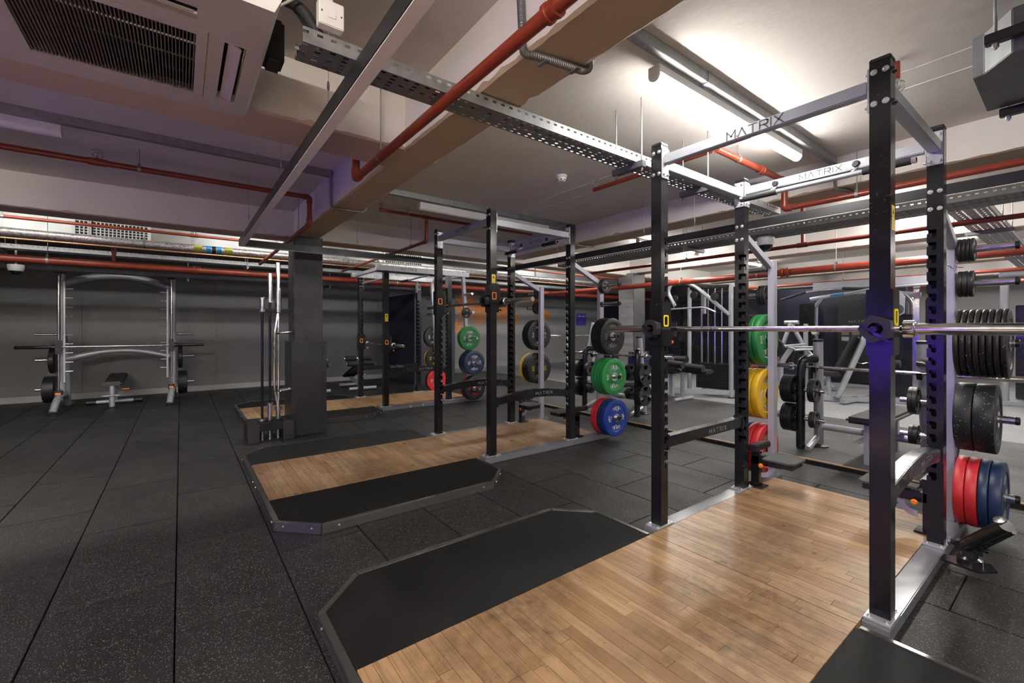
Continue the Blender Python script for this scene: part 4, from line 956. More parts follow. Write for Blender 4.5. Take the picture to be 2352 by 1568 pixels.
# outer panel with four outlet slots
sx = [(gx0, gx1, gy1 + 0.085, gy1 + 0.155), (gx0, gx1, gy0 - 0.155, gy0 - 0.085), (gx1 + 0.085, gx1 + 0.155, gy0, gy1)]
xs = sorted({AX0, AX1} | {v for s in sx for v in s[:2]} | {gx0 - 0.035, gx1 + 0.035}); yv = sorted({AY0, AY1} | {v for s in sx for v in s[2:]} | {gy0 - 0.035, gy1 + 0.035})
for a, b in zip(xs, xs[1:]):
    for c, d in zip(yv, yv[1:]):
        mx, my = (a + b) / 2, (c + d) / 2
        if any(s[0] < mx < s[1] and s[2] < my < s[3] for s in sx): continue
        if gx0 - 0.035 < mx < gx1 + 0.035 and gy0 - 0.035 < my < gy1 + 0.035: continue
        pm.box(a, b, c, d, AZ, AZ + 0.03)
pan = part('panel', pm, 'cream_plastic', t)
em = MB()
for a, b, c, d in ((AX0, AX1, AY0 - 0.02, AY0), (AX0, AX1, AY1, AY1 + 0.02)): em.prism([(a, AY0 if c < AY0 else AY1, AZ), (b, AY0 if c < AY0 else AY1, AZ), (b, c if c < AY0 else d, AZ + 0.04), (a, c if c < AY0 else d, AZ + 0.04)], (0, 0, 0.006))
for xo, xi in ((AX0 - 0.02, AX0), (AX1 + 0.02, AX1)): em.prism([(xi, AY0, AZ), (xi, AY1, AZ), (xo, AY1 + 0.02, AZ + 0.04), (xo, AY0 - 0.02, AZ + 0.04)], (0, 0, 0.006))
part('panel_edge', em, 'white_plastic', t)
part('casing', MB().box(AX0 + 0.04, AX1 - 0.04, AY0 + 0.04, AY1 - 0.04, AZ + 0.10, SLAB - 0.10), 'duct_steel', t)
part('intake_well', MB().box(gx0 - 0.03, gx1 + 0.03, gy0 - 0.03, gy1 + 0.03, AZ + 0.045, AZ + 0.055), 'grille_dark', t)
gf = MB(); ringbox(gf, (gx0 - 0.034, gx1 + 0.034, gy0 - 0.034, gy1 + 0.034), (gx0, gx1, gy0, gy1), AZ - 0.004, AZ + 0.03)
gr = part('intake_frame', gf, 'cream_plastic', t)
ns = 46
s0 = None
for i in range(ns):
    y = gy0 + (gy1 - gy0) * (i + 0.5) / ns
    if s0 is None: s0 = part('slat', MB().box(gx0, gx1, y - 0.0017, y + 0.0017, AZ, AZ + 0.02), 'slat_brown', gr); y00 = y
    else:
        o = again('slat', s0, gr); o.location = (0, y - y00, 0)
for i in range(1, 4):
    x = gx0 + (gx1 - gx0) * i / 4
    part('cross_rib', MB().box(x - 0.003, x + 0.003, gy0, gy1, AZ + 0.0205, AZ + 0.028), 'slat_brown', gr)
for a, b, c, d in sx:
    part('slot_back', MB().box(a, b, c, d, AZ + 0.035, AZ + 0.04), 'grille_dark', t)
    if b - a > d - c: part('flap', MB().bar(((a + 0.01), (c + d) / 2, AZ + 0.005), (b - 0.01, (c + d) / 2, AZ + 0.005), 0.045, 0.006, (0, 0.45, 0.9)), 'cream_plastic', t)
    else: part('flap', MB().bar(((a + b) / 2, c + 0.01, AZ + 0.005), ((a + b) / 2, d - 0.01, AZ + 0.005), 0.045, 0.006, (0.45, 0, 0.9)), 'cream_plastic', t)
part('hanger_rod', MB().cyl((-1.75, 0.19, AZ + 0.3), (-1.75, 0.19, SLAB), 0.005, 6).cyl((-2.48, 0.19, AZ + 0.3), (-2.48, 0.19, SLAB), 0.005, 6), 'galvanised', t)
solo('condensate_pump', MB().box(-2.20, -2.08, 0.282, 0.355, 2.43, 2.61), 'black_plastic', 'black box hanging beside the air conditioner', 'box', None, 0.012, (-2.14, 0.32, 2.43))
for k, (a, lab) in enumerate(((0.0, 'thick black insulated hose from the air conditioner'), (0.06, 'second black insulated hose beside the first'))):
    solo('insulated_hose', MB().tube(curve_corner([(-1.98 + a, 0.20, 2.60), (-1.95 + a, 0.33, 2.63 - a), (-1.84 + a * 0.3, 0.37, 2.52), (-1.85 + a * 0.5, 0.46, 2.40), (-1.85 + a * 0.5, 0.9, 2.385)], 0.09), 0.021, 10), 'foam', lab, 'hose', None, 0, (-1.95 + a, 0.33, 2.4))
t = thing('switch_box', 'white square isolator box mounted on the cable tray', 'switch box', (-1.735, 0.45, 2.43))
part('case', MB().box(-1.757, -1.715, 0.405, 0.495, 2.425, 2.52), 'white_plastic', t, 0.003)
part('switch', MB().box(-1.7149, -1.712, 0.435, 0.465, 2.455, 2.475), 'white_plastic', t, 0.001)
for yy, zz in ((0.415, 2.472), (0.485, 2.472)): part('screw', MB().cyl((-1.7149, yy, zz), (-1.713, yy, zz), 0.003, 8), 'dark_print', t)
part('gland', MB().lathe((-1.736, 0.45, 2.52), (0, 0, 1), [(0.011, 0), (0.011, 0.012), (0.007, 0.02)], 8), 'white_plastic', t)
solo('white_cable', MB().tube(curve_corner([(-1.736, 0.45, 2.541), (-1.736, 0.45, 2.57), (-1.74, 0.40, 2.575), (-1.80, 0.33, 2.52), (-1.86, 0.268, 2.49)], 0.05), 0.005, 8), 'cream_plastic', 'white cable looping from the isolator box to the air conditioner', 'cable', None, 0, (-1.80, 0.33, 2.49))

# conduits on the big beam
def conduit(label, pts, r, ribs, mat='dark_galvanised'):
    t = thing('flexible_conduit', label, 'conduit', pts[0]); path = curve_corner(pts, 0.06, 6)
    if ribs:
        P = [Vector(p) for p in path]; dense = []
        for a, b in zip(P, P[1:]):
            k = max(2, int((b - a).length / 0.0045)); dense += [a.lerp(b, i / k) for i in range(k)]
        dense.append(P[-1]); R = [r * (1.0 if i % 2 else 0.84) for i in range(len(dense))]
        part('hose', MB().tube(dense, R, 10), mat, t)
    else: part('hose', MB().tube(path, r, 10), mat, t)
    return t
t = conduit('dark ribbed flexible conduit wrapped under the big beam', [(-1.42, 1.108, 2.755), (-1.40, 1.105, 2.50), (-1.40, 1.11, 2.412), (-1.37, 1.16, 2.408), (-1.33, 1.385, 2.408), (-1.33, 1.425, 2.43), (-1.33, 1.425, 2.50)], 0.017, True)
for y in (1.19, 1.33): part('saddle', MB().box(-1.395 + (y - 1.19) * 0.3, -1.34 + (y - 1.19) * 0.3, y - 0.009, y + 0.009, 2.386, 2.391), 'galvanised', t)
conduit('thin grey conduit bending under the big beam near the column', [(-4.27, 1.105, 2.72), (-4.27, 1.108, 2.47), (-4.27, 1.12, 2.412), (-4.24, 1.16, 2.412), (-4.22, 1.40, 2.412), (-4.22, 1.425, 2.45)], 0.012, True, 'galvanised')
conduit('grey conduit bending below the second beam', [(-1.34, 4.455, 2.72), (-1.34, 4.45, 2.54), (-1.34, 4.47, 2.485), (-1.30, 4.52, 2.482), (-1.24, 4.85, 2.482)], 0.013, True)
conduit('grey conduit at the end of the unlit batten trunking', [(-4.43, 4.455, 2.70), (-4.43, 4.45, 2.55), (-4.43, 4.48, 2.485), (-4.40, 4.80, 2.482)], 0.013, False, 'galvanised')

# small ceiling devices
def smoke(x, y, z, lab):
    t = thing('smoke_detector', lab, 'smoke detector', (x, y, z), 'smoke detectors')
    part('base', MB().lathe((x, y, z - 0.0005), (0, 0, -1), [(0.055, 0), (0.055, 0.018), (0.05, 0.022)], 20), 'white_plastic', t)
    part('head', MB().lathe((x, y, z - 0.023), (0, 0, -1), [(0.046, 0), (0.046, 0.018), (0.04, 0.03), (0.024, 0.036), (0.022, 0.036)], 20), 'white_plastic', t)
    for i in range(8):
        a = i * PI / 4; part('vent', MB().cb(x + 0.0435 * math.cos(a), y + 0.0435 * math.sin(a), z - 0.046, 0.012, 0.012, 0.006), 'grille_dark', t)
smoke(-3.08, 2.91, SLAB, 'white smoke detector on the ceiling between the two nearer racks')
smoke(-2.9, 9.6, SLAB, 'white smoke detector on the far ceiling')
def dome(x, y, z, R, lab):
    t = thing('security_camera', lab, 'camera', (x, y, z), 'dome security cameras')
    part('housing', MB().lathe((x, y, z), (0, 0, -1), [(R * 0.95, 0), (R, 0.01), (R * 0.96, R * 0.75), (R * 0.8, R * 1.05)], 24), 'white_plastic', t)
    part('lens_dome', MB().lathe((x, y, z - R * 1.051), (0, 0, -1), [(R * 0.76, 0), (R * 0.72, R * 0.25), (R * 0.5, R * 0.55), (R * 0.2, R * 0.68), (0.001, R * 0.7)], 20), 'glass_dark', t)
dome(-2.30, 5.40, 2.358, 0.095, 'white dome camera hanging below the wide cable tray')
dome(-9.08, -1.84, 2.19, 0.085, 'white dome camera above the left end of the smith machine')
solo('camera_stem', MB().cyl((-9.08, -1.84, 2.191), (-9.08, -1.84, 2.579), 0.012, 8), 'white_plastic', 'thin white stem holding the left dome camera', 'bracket', None, 0, (-9.08, -1.84, 2.19))
solo('round_duct', MB().lathe((-8.75, -2.3, 2.11), (0, -1, 0), [(0.15, 0), (0.16, 0.02), (0.16, 1.8)], 24), 'duct_steel', 'grey round duct end at the left edge of the picture', 'duct', None, 0, (-8.75, -2.3, 2.11))

# black duct box in the top right corner on strut hangers
t = thing('duct_box', 'dark metal duct box with chamfered end hanging in the top right corner', 'duct', (-0.1, 3.05, 2.42))
part('casing', MB().prism([(-0.335, 2.84, 2.42), (-0.298, 2.829, 2.42), (-0.207, 2.695, 2.42), (0.45, 2.695, 2.42), (0.45, 3.335, 2.42), (-0.341, 3.335, 2.42)], (0, 0, 0.18)), 'dark_galvanised', t, 0.003)
for y, z, x in ((2.672, 2.49, -0.28), (3.36, 2.40, -0.30)):
    part('strut', MB().box(x, 0.5, y - 0.02, y + 0.02, z - 0.02, z + 0.02), 'led_body', t, 0.003)
    part('strut_rod', MB().cyl((x + 0.03, y, z - 0.045), (x + 0.03, y, SLAB), 0.006, 8), 'galvanised', t)
    part('strut_nut', MB().cyl((x + 0.03, y, z - 0.04), (x + 0.03, y, z - 0.0205), 0.011, 6), 'bolt_zinc', t)
part('duct_branch', MB().box(-0.12, 0.45, 2.35, 2.64, 2.56, 2.75), 'led_body', t, 0.003)

# violet light tubes behind the camera; added hood keeps their light off the ceiling
solo('light_blocker', MB().box(-4.3, 0.3, YB + 0.001, YB + 0.75, 1.33, 1.37).box(-4.3, -4.26, YB + 0.001, YB + 0.75, 0.0, 1.3299).box(0.26, 0.3, YB + 0.001, YB + 0.75, 0.0, 1.3299), 'wall_dark', 'dark added light-blocking hood round the violet tubes behind the camera', 'hood', None, 0, (-2.0, YB, 0.0))
for i, z in enumerate((0.70, 0.95, 1.20)):
    t = thing('light_tube', f'{("lowest", "middle", "uppermost")[i]} violet light tube on the wall behind the camera', 'light', (-2.0, YB, z), 'violet tubes on the back wall')
    part('tube', MB().cyl((-4.1, YB + 0.055, z), (0.1, YB + 0.055, z), 0.02, 10), 'led_violet', t)
    part('holder', MB().box(-4.13, 0.13, YB + 0.001, YB + 0.03, z - 0.02, z + 0.02), 'led_body', t)
    for x in (-4.13, 0.101): part('end_cap', MB().box(x, x + 0.029, YB + 0.0301, YB + 0.08, z - 0.025, z + 0.025), 'led_body', t)

# ================================================================ FARTHEST RACK (silver top beams)
cx3, fy0, fy1, fx = -7.40, 2.60, 3.73, 0.61
t = thing('multi_rack', 'farthest power rack with long silver top beams over black posts', 'rack', (cx3, 3.3, 0))
for s in (-1, 1):
    x = cx3 + s * fx
    part('base_rail', MB().box(x - 0.05, x + 0.05, 2.50, 4.35, 0.0, 0.058), 'rail_grey', t, 0.004)
    if s > 0: bolts(t, [(x + 0.05, 3.0 + 0.22 * i, 0.03) for i in range(3)], (1, 0, 0), 0.022)
    for yy, sy in ((fy0, 1), (fy1, -1)):
        p = part('post', post(MB(), x, yy, -s, sy, 0.07, 2.215, [0.42 + 0.0735 * i for i in range(20)], 0.08), 'post_black', t)
        f = part('foot_plate', MB().cb(x, yy, 0.0645, 0.10, 0.18, 0.011), 'plate_steel', p, 0.002)
        bolts(f, [(x - 0.03, yy - 0.07, 0.07), (x + 0.03, yy - 0.07, 0.07)], (0, 0, 1), 0.011)
        g = part('gusset', MB().box(x - 0.038, x + 0.038, *sorted((yy + sy * 0.04, yy + sy * 0.048)), 2.00, 2.21), 'plate_steel', p, 0.002)
        bolts(p, [(x + s * -0.0405, yy + a, z) for a in (-0.02, 0.02) for z in (2.16, 2.06)], (-s, 0, 0), 0.010)
    b = part('top_beam', MB().box(x - 0.032, x + 0.032, 2.44, 4.13, 2.2155, 2.292), 'silver', t, 0.003)
    L = MB(); matrix_on_x(L, x + 0.0327, 2.98, 2.255, 0.034, 0.005, 0.6); part('lettering', L, 'dark_print', b, smooth=0)
    bolts(b, [(x + 0.032, 2.5 + 0.2 * i, z) for i in range(8) for z in (2.235, 2.272)], (1, 0, 0), 0.005, 'dark_print')
    part('storage_upright', MB().bar((x, 4.02, 2.215), (x, 4.16, 0.06), 0.055, 0.06, (0, 1, 0)), 'silver', t, 0.004)
    for z, L2 in ((0.25, 0.33), (0.70, 0.33), (1.13, 0.33), (1.58, 0.25), (1.90, 0.25)):
        y = 4.02 + 0.14 * (2.215 - z) / 2.155
        part('plate_horn', MB().cyl((x + s * 0.028, y, z), (x + s * (0.028 + L2), y, z), 0.0235, 14), 'chrome', t)
    safety_arm(t, x, fy0 + 0.043, fy1 - 0.043, 0.58, 0.06 if s > 0 else 0.0)
for yy in (2.52, 4.05): part('cross_beam', MB().box(cx3 - fx + 0.033, cx3 + fx - 0.033, yy - 0.025, yy + 0.025, 2.225, 2.28), 'silver', t, 0.003)
part('rear_base', MB().box(cx3 - fx + 0.051, cx3 + fx - 0.051, 4.22, 4.30, 0.0, 0.03), 'rail_grey', t)
pb = part('pull_up_bar', MB().cyl((cx3 - fx + 0.04, 2.62, 2.11), (cx3 + fx - 0.04, 2.62, 2.11), 0.016, 12).tube(curve_corner([(cx3 + fx, 3.35, 2.20), (cx3 + fx - 0.2, 3.1, 2.12), (cx3 + fx - 0.5, 3.1, 2.12)], 0.08), 0.016, 10), 'silver', t)
part('grip', MB().cyl((cx3 + 0.05, 3.1, 2.12), (cx3 + fx - 0.25, 3.1, 2.12), 0.021, 12), 'foam', pb)
sticker(t, cx3 + fx + 0.04, fy0, 1.47, 0.05, 0.12, 'x')
# its plates, bar and hooks
FP = 'the farthest rack'
def load3(side, horn, z, plates, word):
    y = 4.02 + 0.14 * (2.215 - z) / 2.155
    x0 = cx3 + side * (fx + 0.03)
    load(cx3, side, horn, plates, FP, word, y=y, z=z, x0=x0)
load3(1, 0, 0.25, [P_(R_, 0.05), P_(K, 0.055), P_(K, 0.06, '25', 'red_print')], 'right side')
load3(1, 1, 0.70, [P_(K, 0.045), P_(NV, 0.05), P_(NV, 0.05), P_(NV, 0.055, '20', 'white_print')], 'right side')
load3(1, 2, 1.13, [P_(G, 0.045), P_(G, 0.05, '10', 'white_print')], 'right side')
load3(1, 3, 1.58, [P_(K, 0.022, '2.5', 'white_print', 0.095)], 'right side')
load3(-1, 0, 0.25, [P_(R_, 0.06, '25', 'white_print'), P_(K, 0.05)], 'left side')
load3(-1, 1, 0.70, [P_(KF, 0.05, '15', 'yellow_print'), P_(Y_, 0.05)], 'left side')
load3(-1, 2, 1.13, [P_(K, 0.04, '5', 'white_print'), P_(K, 0.04)], 'left side')
sPX, sPY0, sPW = PX, PY0, PW
PX, PY0, PW = fx, fy0, 0.08
hook(cx3, -1, 1.03, 'bar hook with orange square on the left front post of the farthest rack', 'orange')
hook(cx3, 1, 1.03, 'bar hook on the right front post of the farthest rack', 'orange')
barbell(cx3, fy0 + 0.04 + 0.0015 + 0.075, 1.03, 'chrome barbell racked across the farthest rack')
PX, PY0, PW = sPX, sPY0, sPW

# chains / clips hanging at the storage uprights
def chain(pts, lab):
    t = thing('clip_chain', lab, 'chain', pts[0])
    for i, (a, b) in enumerate(zip(pts, pts[1:])):
        a, b = Vector(a), Vector(b); d = b - a; n = max(2, int(d.length / 0.022))
        for k in range(n):
            c = a.lerp(b, (k + 0.5) / n); u = d.normalized(); w = u.cross(Vector((1, 0, 0)) if k % 2 else Vector((0, 1, 0.3))).normalized()
            part('link', MB().tube([c + (u * 0.014 * math.cos(q) + w * 0.008 * math.sin(q)) for q in [j * PI / 4 for j in range(9)]], 0.0024, 5, False), 'chrome', t)
chain([(-0.62, 3.93, 1.86), (-0.585, 3.92, 1.80), (-0.60, 3.90, 1.74), (-0.56, 3.91, 1.69), (-0.50, 3.91, 1.68)], 'chrome spring clips dangling beside the top small plates of the nearest rack')

# ================================================================ SMITH MACHINE on the left
sx0, sya, syb = -9.72, -1.52, -0.13
t = thing('smith_machine', 'grey smith machine with arched top standing against the dark left wall', 'smith machine', (sx0, (sya + syb) / 2, 0))
for s, y in ((-1, sya), (1, syb)):
    part('upright', MB().tube([(sx0 - 0.12, y + 0.02, 0.22), (sx0 - 0.12, y + 0.02, 2.16)], 0.042, 14), 'silver', t)
    part('guide_rod', MB().cyl((sx0, y - s * 0.0, 0.30), (sx0, y, 2.16), 0.016, 12), 'chrome', t)
    part('rod_foot', MB().box(sx0 - 0.05, sx0 + 0.04, y - 0.045, y + 0.045, 0.24, 0.33), 'black_plastic', t, 0.006)
    part('front_leg', MB().tube(curve_corner([(sx0 + 0.28, y - 0.02, 0.03), (sx0 + 0.14, y, 0.20), (sx0 - 0.10, y + 0.02, 0.27), (sx0 - 0.42, y + 0.02, 0.20), (sx0 - 0.62, y + 0.02, 0.03)], 0.16), 0.045, 14), 'silver', t)
    part('foot_pad', MB().lathe((sx0 + 0.28, y - 0.02, 0.0), (0, 0, 1), [(0.06, 0), (0.06, 0.015), (0.04, 0.03)], 16), 'black_plastic', t)
    part('foot_pad', MB().lathe((sx0 - 0.62, y + 0.02, 0.0), (0, 0, 1), [(0.06, 0), (0.06, 0.015), (0.04, 0.03)], 16), 'black_plastic', t)
    part('rear_leg', MB().tube(curve_corner([(sx0 - 0.60, y + 0.02, 0.03), (sx0 - 0.50, y + 0.02, 0.6), (sx0 - 0.36, y + 0.02, 1.1), (sx0 - 0.15, y + 0.02, 1.25)], 0.2), 0.04, 12), 'silver', t)
    part('top_block', MB().box(sx0 - 0.18, sx0 + 0.04, y - 0.06, y + 0.06, 2.1605, 2.22), 'black_plastic', t, 0.006)
    part('peg_rail', MB().box(sx0 - 0.08, sx0 - 0.055, y - s * 0.055 - 0.012, y - s * 0.055 + 0.012, 0.45, 2.05), 'silver', t)
    for i in range(10):
        z = 0.62 + i * 0.145
        part('safety_peg', MB().cyl((sx0 - 0.067, y - s * 0.055, z), (sx0 - 0.067, y - s * 0.155, z), 0.009, 8), 'plate_steel', t)
    part('carriage', MB().box(sx0 - 0.03, sx0 + 0.032, y - 0.035, y + 0.035, 0.90, 1.12), 'black_gloss', t, 0.006)
    for z in (0.32, 0.79, 1.20): part('plate_horn', MB().cyl((sx0 - 0.42, y + s * 0.03, z), (sx0 - 0.42, y + s * 0.33, z), 0.02, 12), 'chrome', t)
    part('warning_tag', MB().box(sx0 - 0.076, sx0 - 0.075 + 0.002, y - 0.02, y + 0.02, 0.36, 0.46), 'tag_white', t)
    part('orange_tag', MB().box(sx0 + 0.0405, sx0 + 0.042, y - 0.03, y + 0.03, 0.27, 0.30), 'orange', t)
n = 16
part('top_arch', MB().tube([(sx0 - 0.14 - 0.10 * math.sin(PI * i / n), sya + (syb - sya) * i / n, 2.01 + 0.18 * math.sin(PI * i / n)) for i in range(n + 1)], 0.055, 12), 'silver', t)
part('lower_arch', MB().tube([(sx0 - 0.42 - 0.05 * math.sin(PI * i / n), sya + (syb - sya) * i / n, 0.79 + 0.13 * math.sin(PI * i / n)) for i in range(n + 1)], 0.045, 12), 'silver', t)
b = part('smith_bar', MB().cyl((sx0 + 0.0, sya + 0.04, 1.01), (sx0 + 0.0, syb - 0.04, 1.01), 0.014, 12), 'chrome', t)
for s, y in ((-1, sya), (1, syb)):
    part('bar_sleeve', MB().lathe((sx0, y, 1.01), (0, s, 0), [(0.038, 0.036), (0.038, 0.08), (0.025, 0.085), (0.025, 0.46), (0.022, 0.465)], 14), 'black_gloss', b)
for s, y in ((-1, sya), (1, syb)):
    for i, (z, th, nm) in enumerate(((0.32, 0.13, 'lower'), (0.79, 0.06, 'upper'))):
        a = thing('bumper_plate', f'black bumper plate on the {nm} horn, {"left" if s < 0 else "right"} side of the smith machine', 'weight plate', (sx0 - 0.42, y + s * 0.09, z), 'plates on the smith machine')
        part('body', MB().lathe((sx0 - 0.42, y + s * 0.09, z - 0.003), (0, s, 0), [(0.024, 0), (0.2, 0), (0.212, 0.008), (0.212, th), (0.2, th + 0.008), (0.024, th + 0.008)], 36), 'bumper_black', a)
        part('hub', MB().lathe((sx0 - 0.42, y + s * (0.09 + th + 0.008), z - 0.003), (0, s, 0), [(0.05, 0), (0.05, 0.002), (0.0245, 0.003)], 20), 'worn_steel', a)

# adjustable bench inside the smith machine
bx, by = -9.75, -0.90
t = thing('adjustable_bench', 'small adjustable black bench with silver frame inside the smith machine', 'bench', (bx, by, 0))
part('frame', MB().tube(curve_corner([(bx + 0.02, by, 0.30), (bx + 0.0, by, 0.16), (bx - 0.25, by, 0.14), (bx - 0.75, by, 0.24)], 0.1), 0.035, 12), 'silver', t)
part('front_leg', MB().tube([(bx + 0.02, by, 0.36), (bx + 0.04, by, 0.02)], 0.037, 14), 'silver', t)
part('front_foot', MB().lathe((bx + 0.04, by, 0.0), (0, 0, 1), [(0.075, 0), (0.075, 0.012), (0.045, 0.022)], 16), 'black_plastic', t)
part('rear_foot', MB().cyl((bx - 0.42, by - 0.30, 0.05), (bx - 0.42, by + 0.30, 0.05), 0.032, 12), 'silver', t)
for s in (-1, 1): part('foot_cap', MB().cyl((bx - 0.42, by + s * 0.24, 0.05), (bx - 0.42, by + s * 0.36, 0.05), 0.041, 12), 'black_plastic', t)
part('rear_strut', MB().tube([(bx - 0.42, by, 0.05), (bx - 0.55, by, 0.26)], 0.028, 10), 'silver', t)
part('handle', MB().tube([(bx + 0.05 + 0.03 * math.cos(a), by - 0.02 + 0.11 * math.sin(a), 0.20) for a in [j * PI / 8 for j in range(17)]], 0.01, 8, False), 'silver', t)
part('seat_pad', MB().bar((bx + 0.10, by, 0.40), (bx - 0.26, by, 0.37), 0.25, 0.06), 'vinyl', t, 0.02)
part('back_pad', MB().bar((bx - 0.29, by, 0.375), (bx - 1.00, by, 0.46), 0.26, 0.06), 'vinyl', t, 0.02)
part('pin_knob', MB().cyl((bx - 0.2, by + 0.10, 0.27), (bx - 0.2, by + 0.20, 0.27), 0.012, 8), 'orange', t)

# ================================================================ BARBELL STAND by the column
t = thing('barbell_stand', 'low black plastic stand with holes holding upright barbells beside the column', 'stand', (-5.9, 0.84, 0))
tp = MB().box(-6.10, -5.885, 0.72, 0.96, 0.165, 0.215).box(-5.785, -5.74, 0.72, 0.96, 0.165, 0.215)
for a, b in ((0.72, 0.726), (0.784, 0.806), (0.864, 0.896), (0.954, 0.96)): tp.box(-5.885, -5.785, a, b, 0.165, 0.215)
part('top', tp, 'black_plastic', t)
for y in (0.66, 1.02): part('side', MB().prism([(-6.12, y - 0.06, 0.0), (-5.71, y - 0.06, 0.0), (-5.74, y - 0.06, 0.215), (-6.09, y - 0.06, 0.215)], (0, 0.1195, 0)), 'black_plastic', t, 0.006)
part('front_skirt', MB().box(-5.765, -5.745, 0.7202, 0.9598, 0.12, 0.1645), 'black_plastic', t)
part('tray', MB().box(-6.08, -5.76, 0.7202, 0.9598, 0.0, 0.012), 'black_plastic', t)
def upright_bar(x, y, ztop, lab, shaft, lower, upper, mat):
    b = thing('barbell', lab, 'barbell', (x, y, 0.0125), 'barbells standing in the holder')
    part('shaft', MB().cyl((x, y, lower), (x, y, upper), 0.0135, 12), mat, b)
    part('sleeve', MB().lathe((x, y, 0), (0, 0, 1), [(0.0245, 0.0125), (0.0245, lower), (0.038, lower + 0.002), (0.038, lower + 0.03), (0.015, lower + 0.034)], 18), 'chrome', b)
    part('sleeve', MB().lathe((x, y, 0), (0, 0, 1), [(0.015, upper - 0.03), (0.038, upper - 0.028), (0.038, upper), (0.0245, upper + 0.002), (0.0245, ztop - 0.003), (0.021, ztop)], 18), 'chrome', b)
    part('socket_ring', MB().lathe((x, y, 0.2152), (0, 0, 1), [(0.039, 0), (0.039, 0.012), (0.027, 0.016)], 18), 'black_plastic', b)
    return b
upright_bar(-5.82, 0.755, 1.66, 'shortest upright barbell with dark shaft at the left of the holder', 1, 0.225, 1.52, 'post_black')
upright_bar(-5.82, 0.835, 1.945, 'tall upright barbell with dark shaft in the middle of the holder', 1, 0.40, 1.63, 'post_black')
mx, my = -5.85, 0.925
t = thing('multi_grip_bar', 'tallest chrome multi-grip bar with ladder handles standing in the holder', 'barbell', (mx, my, 0.0125))
part('sleeve', MB().cyl((mx, my, 0.0125), (mx, my, 0.34), 0.0245, 16).lathe((mx, my, 0.34), (0, 0, 1), [(0.036, 0), (0.036, 0.03), (0.02, 0.034)], 16), 'chrome', t)
part('sleeve', MB().cyl((mx, my, 1.78), (mx, my, 2.08), 0.0245, 16).lathe((mx, my, 1.48), (0, 0, 1), [(0.018, 0), (0.034, 0.01), (0.034, 0.30)], 16), 'chrome', t)
for s in (-1, 1): part('side_rail', MB().tube(curve_corner([(mx, my + s * 0.003, 0.374), (mx + 0.01, my - 0.02 + s * 0.022, 0.60), (mx + 0.01, my - 0.02 + s * 0.022, 1.20), (mx, my + s * 0.003, 1.485)], 0.08), 0.013, 10), 'chrome', t)
for z in (0.565, 1.24): part('handle', MB().tube(curve_corner([(mx + 0.01, my, z), (mx + 0.01, my + 0.13, z + 0.015), (mx + 0.10, my + 0.14, z + 0.015), (mx + 0.10, my + 0.02, z), (mx + 0.012, my - 0.035, z)], 0.03), 0.011, 8), 'chrome', t)
part('socket_ring', MB().lathe((mx, my, 0.2152), (0, 0, 1), [(0.039, 0), (0.039, 0.012), (0.027, 0.016)], 18), 'black_plastic', t)

# ================================================================ OLYMPIC BENCHES behind the racks
def iron_plate(x, y, z, s, R, th, lab, group, word=None):
    t = thing('iron_plate', lab, 'weight plate', (x, y, z), group)
    n = 40; m = MB(); f = lambda r, a: (y + r * math.cos(a), z + r * math.sin(a))
    # ring, hub and three spokes leave oval grip openings
    def ringm(r0, r1, x0, x1, seg=40):
        for i in range(seg):
            a, b = 2 * PI * i / seg, 2 * PI * (i + 1) / seg
            q = [f(r0, a), f(r1, a), f(r1, b), f(r0, b)]
            vs = [(x0,) + p for p in q] + [(x1,) + p for p in q]
            m.add(vs, [(0, 1, 2, 3), (4, 5, 6, 7), (1, 2, 6, 5), (0, 3, 7, 4)])
    xa, xb = (x, x + s * th)
    ringm(R * 0.82, R, xa, xb); ringm(0.0245, R * 0.42, xa, xb)
    for k in range(3):
        a0 = PI / 2 + PI / 3 + k * 2 * PI / 3
        for i in range(10):
            a, b = a0 - 0.62 + 1.24 * i / 10, a0 - 0.62 + 1.24 * (i + 1) / 10
            q = [f(R * 0.4, a), f(R * 0.84, a), f(R * 0.84, b), f(R * 0.4, b)]
            m.add([(xa + s * 0.003,) + p for p in q] + [(xb - s * 0.003,) + p for p in q], [(0, 1, 2, 3), (4, 5, 6, 7), (0, 1, 5, 4), (3, 2, 6, 7)])
    part('body', m, 'black_plastic', t)
    if word:
        xf = max(xa, xb) + 0.0006; L = MB()
        letter(L, word, R * 0.22, R * 0.05, lambda a, b: (xf - 0.0036, y - R * 0.60 + b * 0 + a, z - R * 0.22 + b), 0.3)
        part('lettering', L, 'white_print', t, smooth=0)
    return t
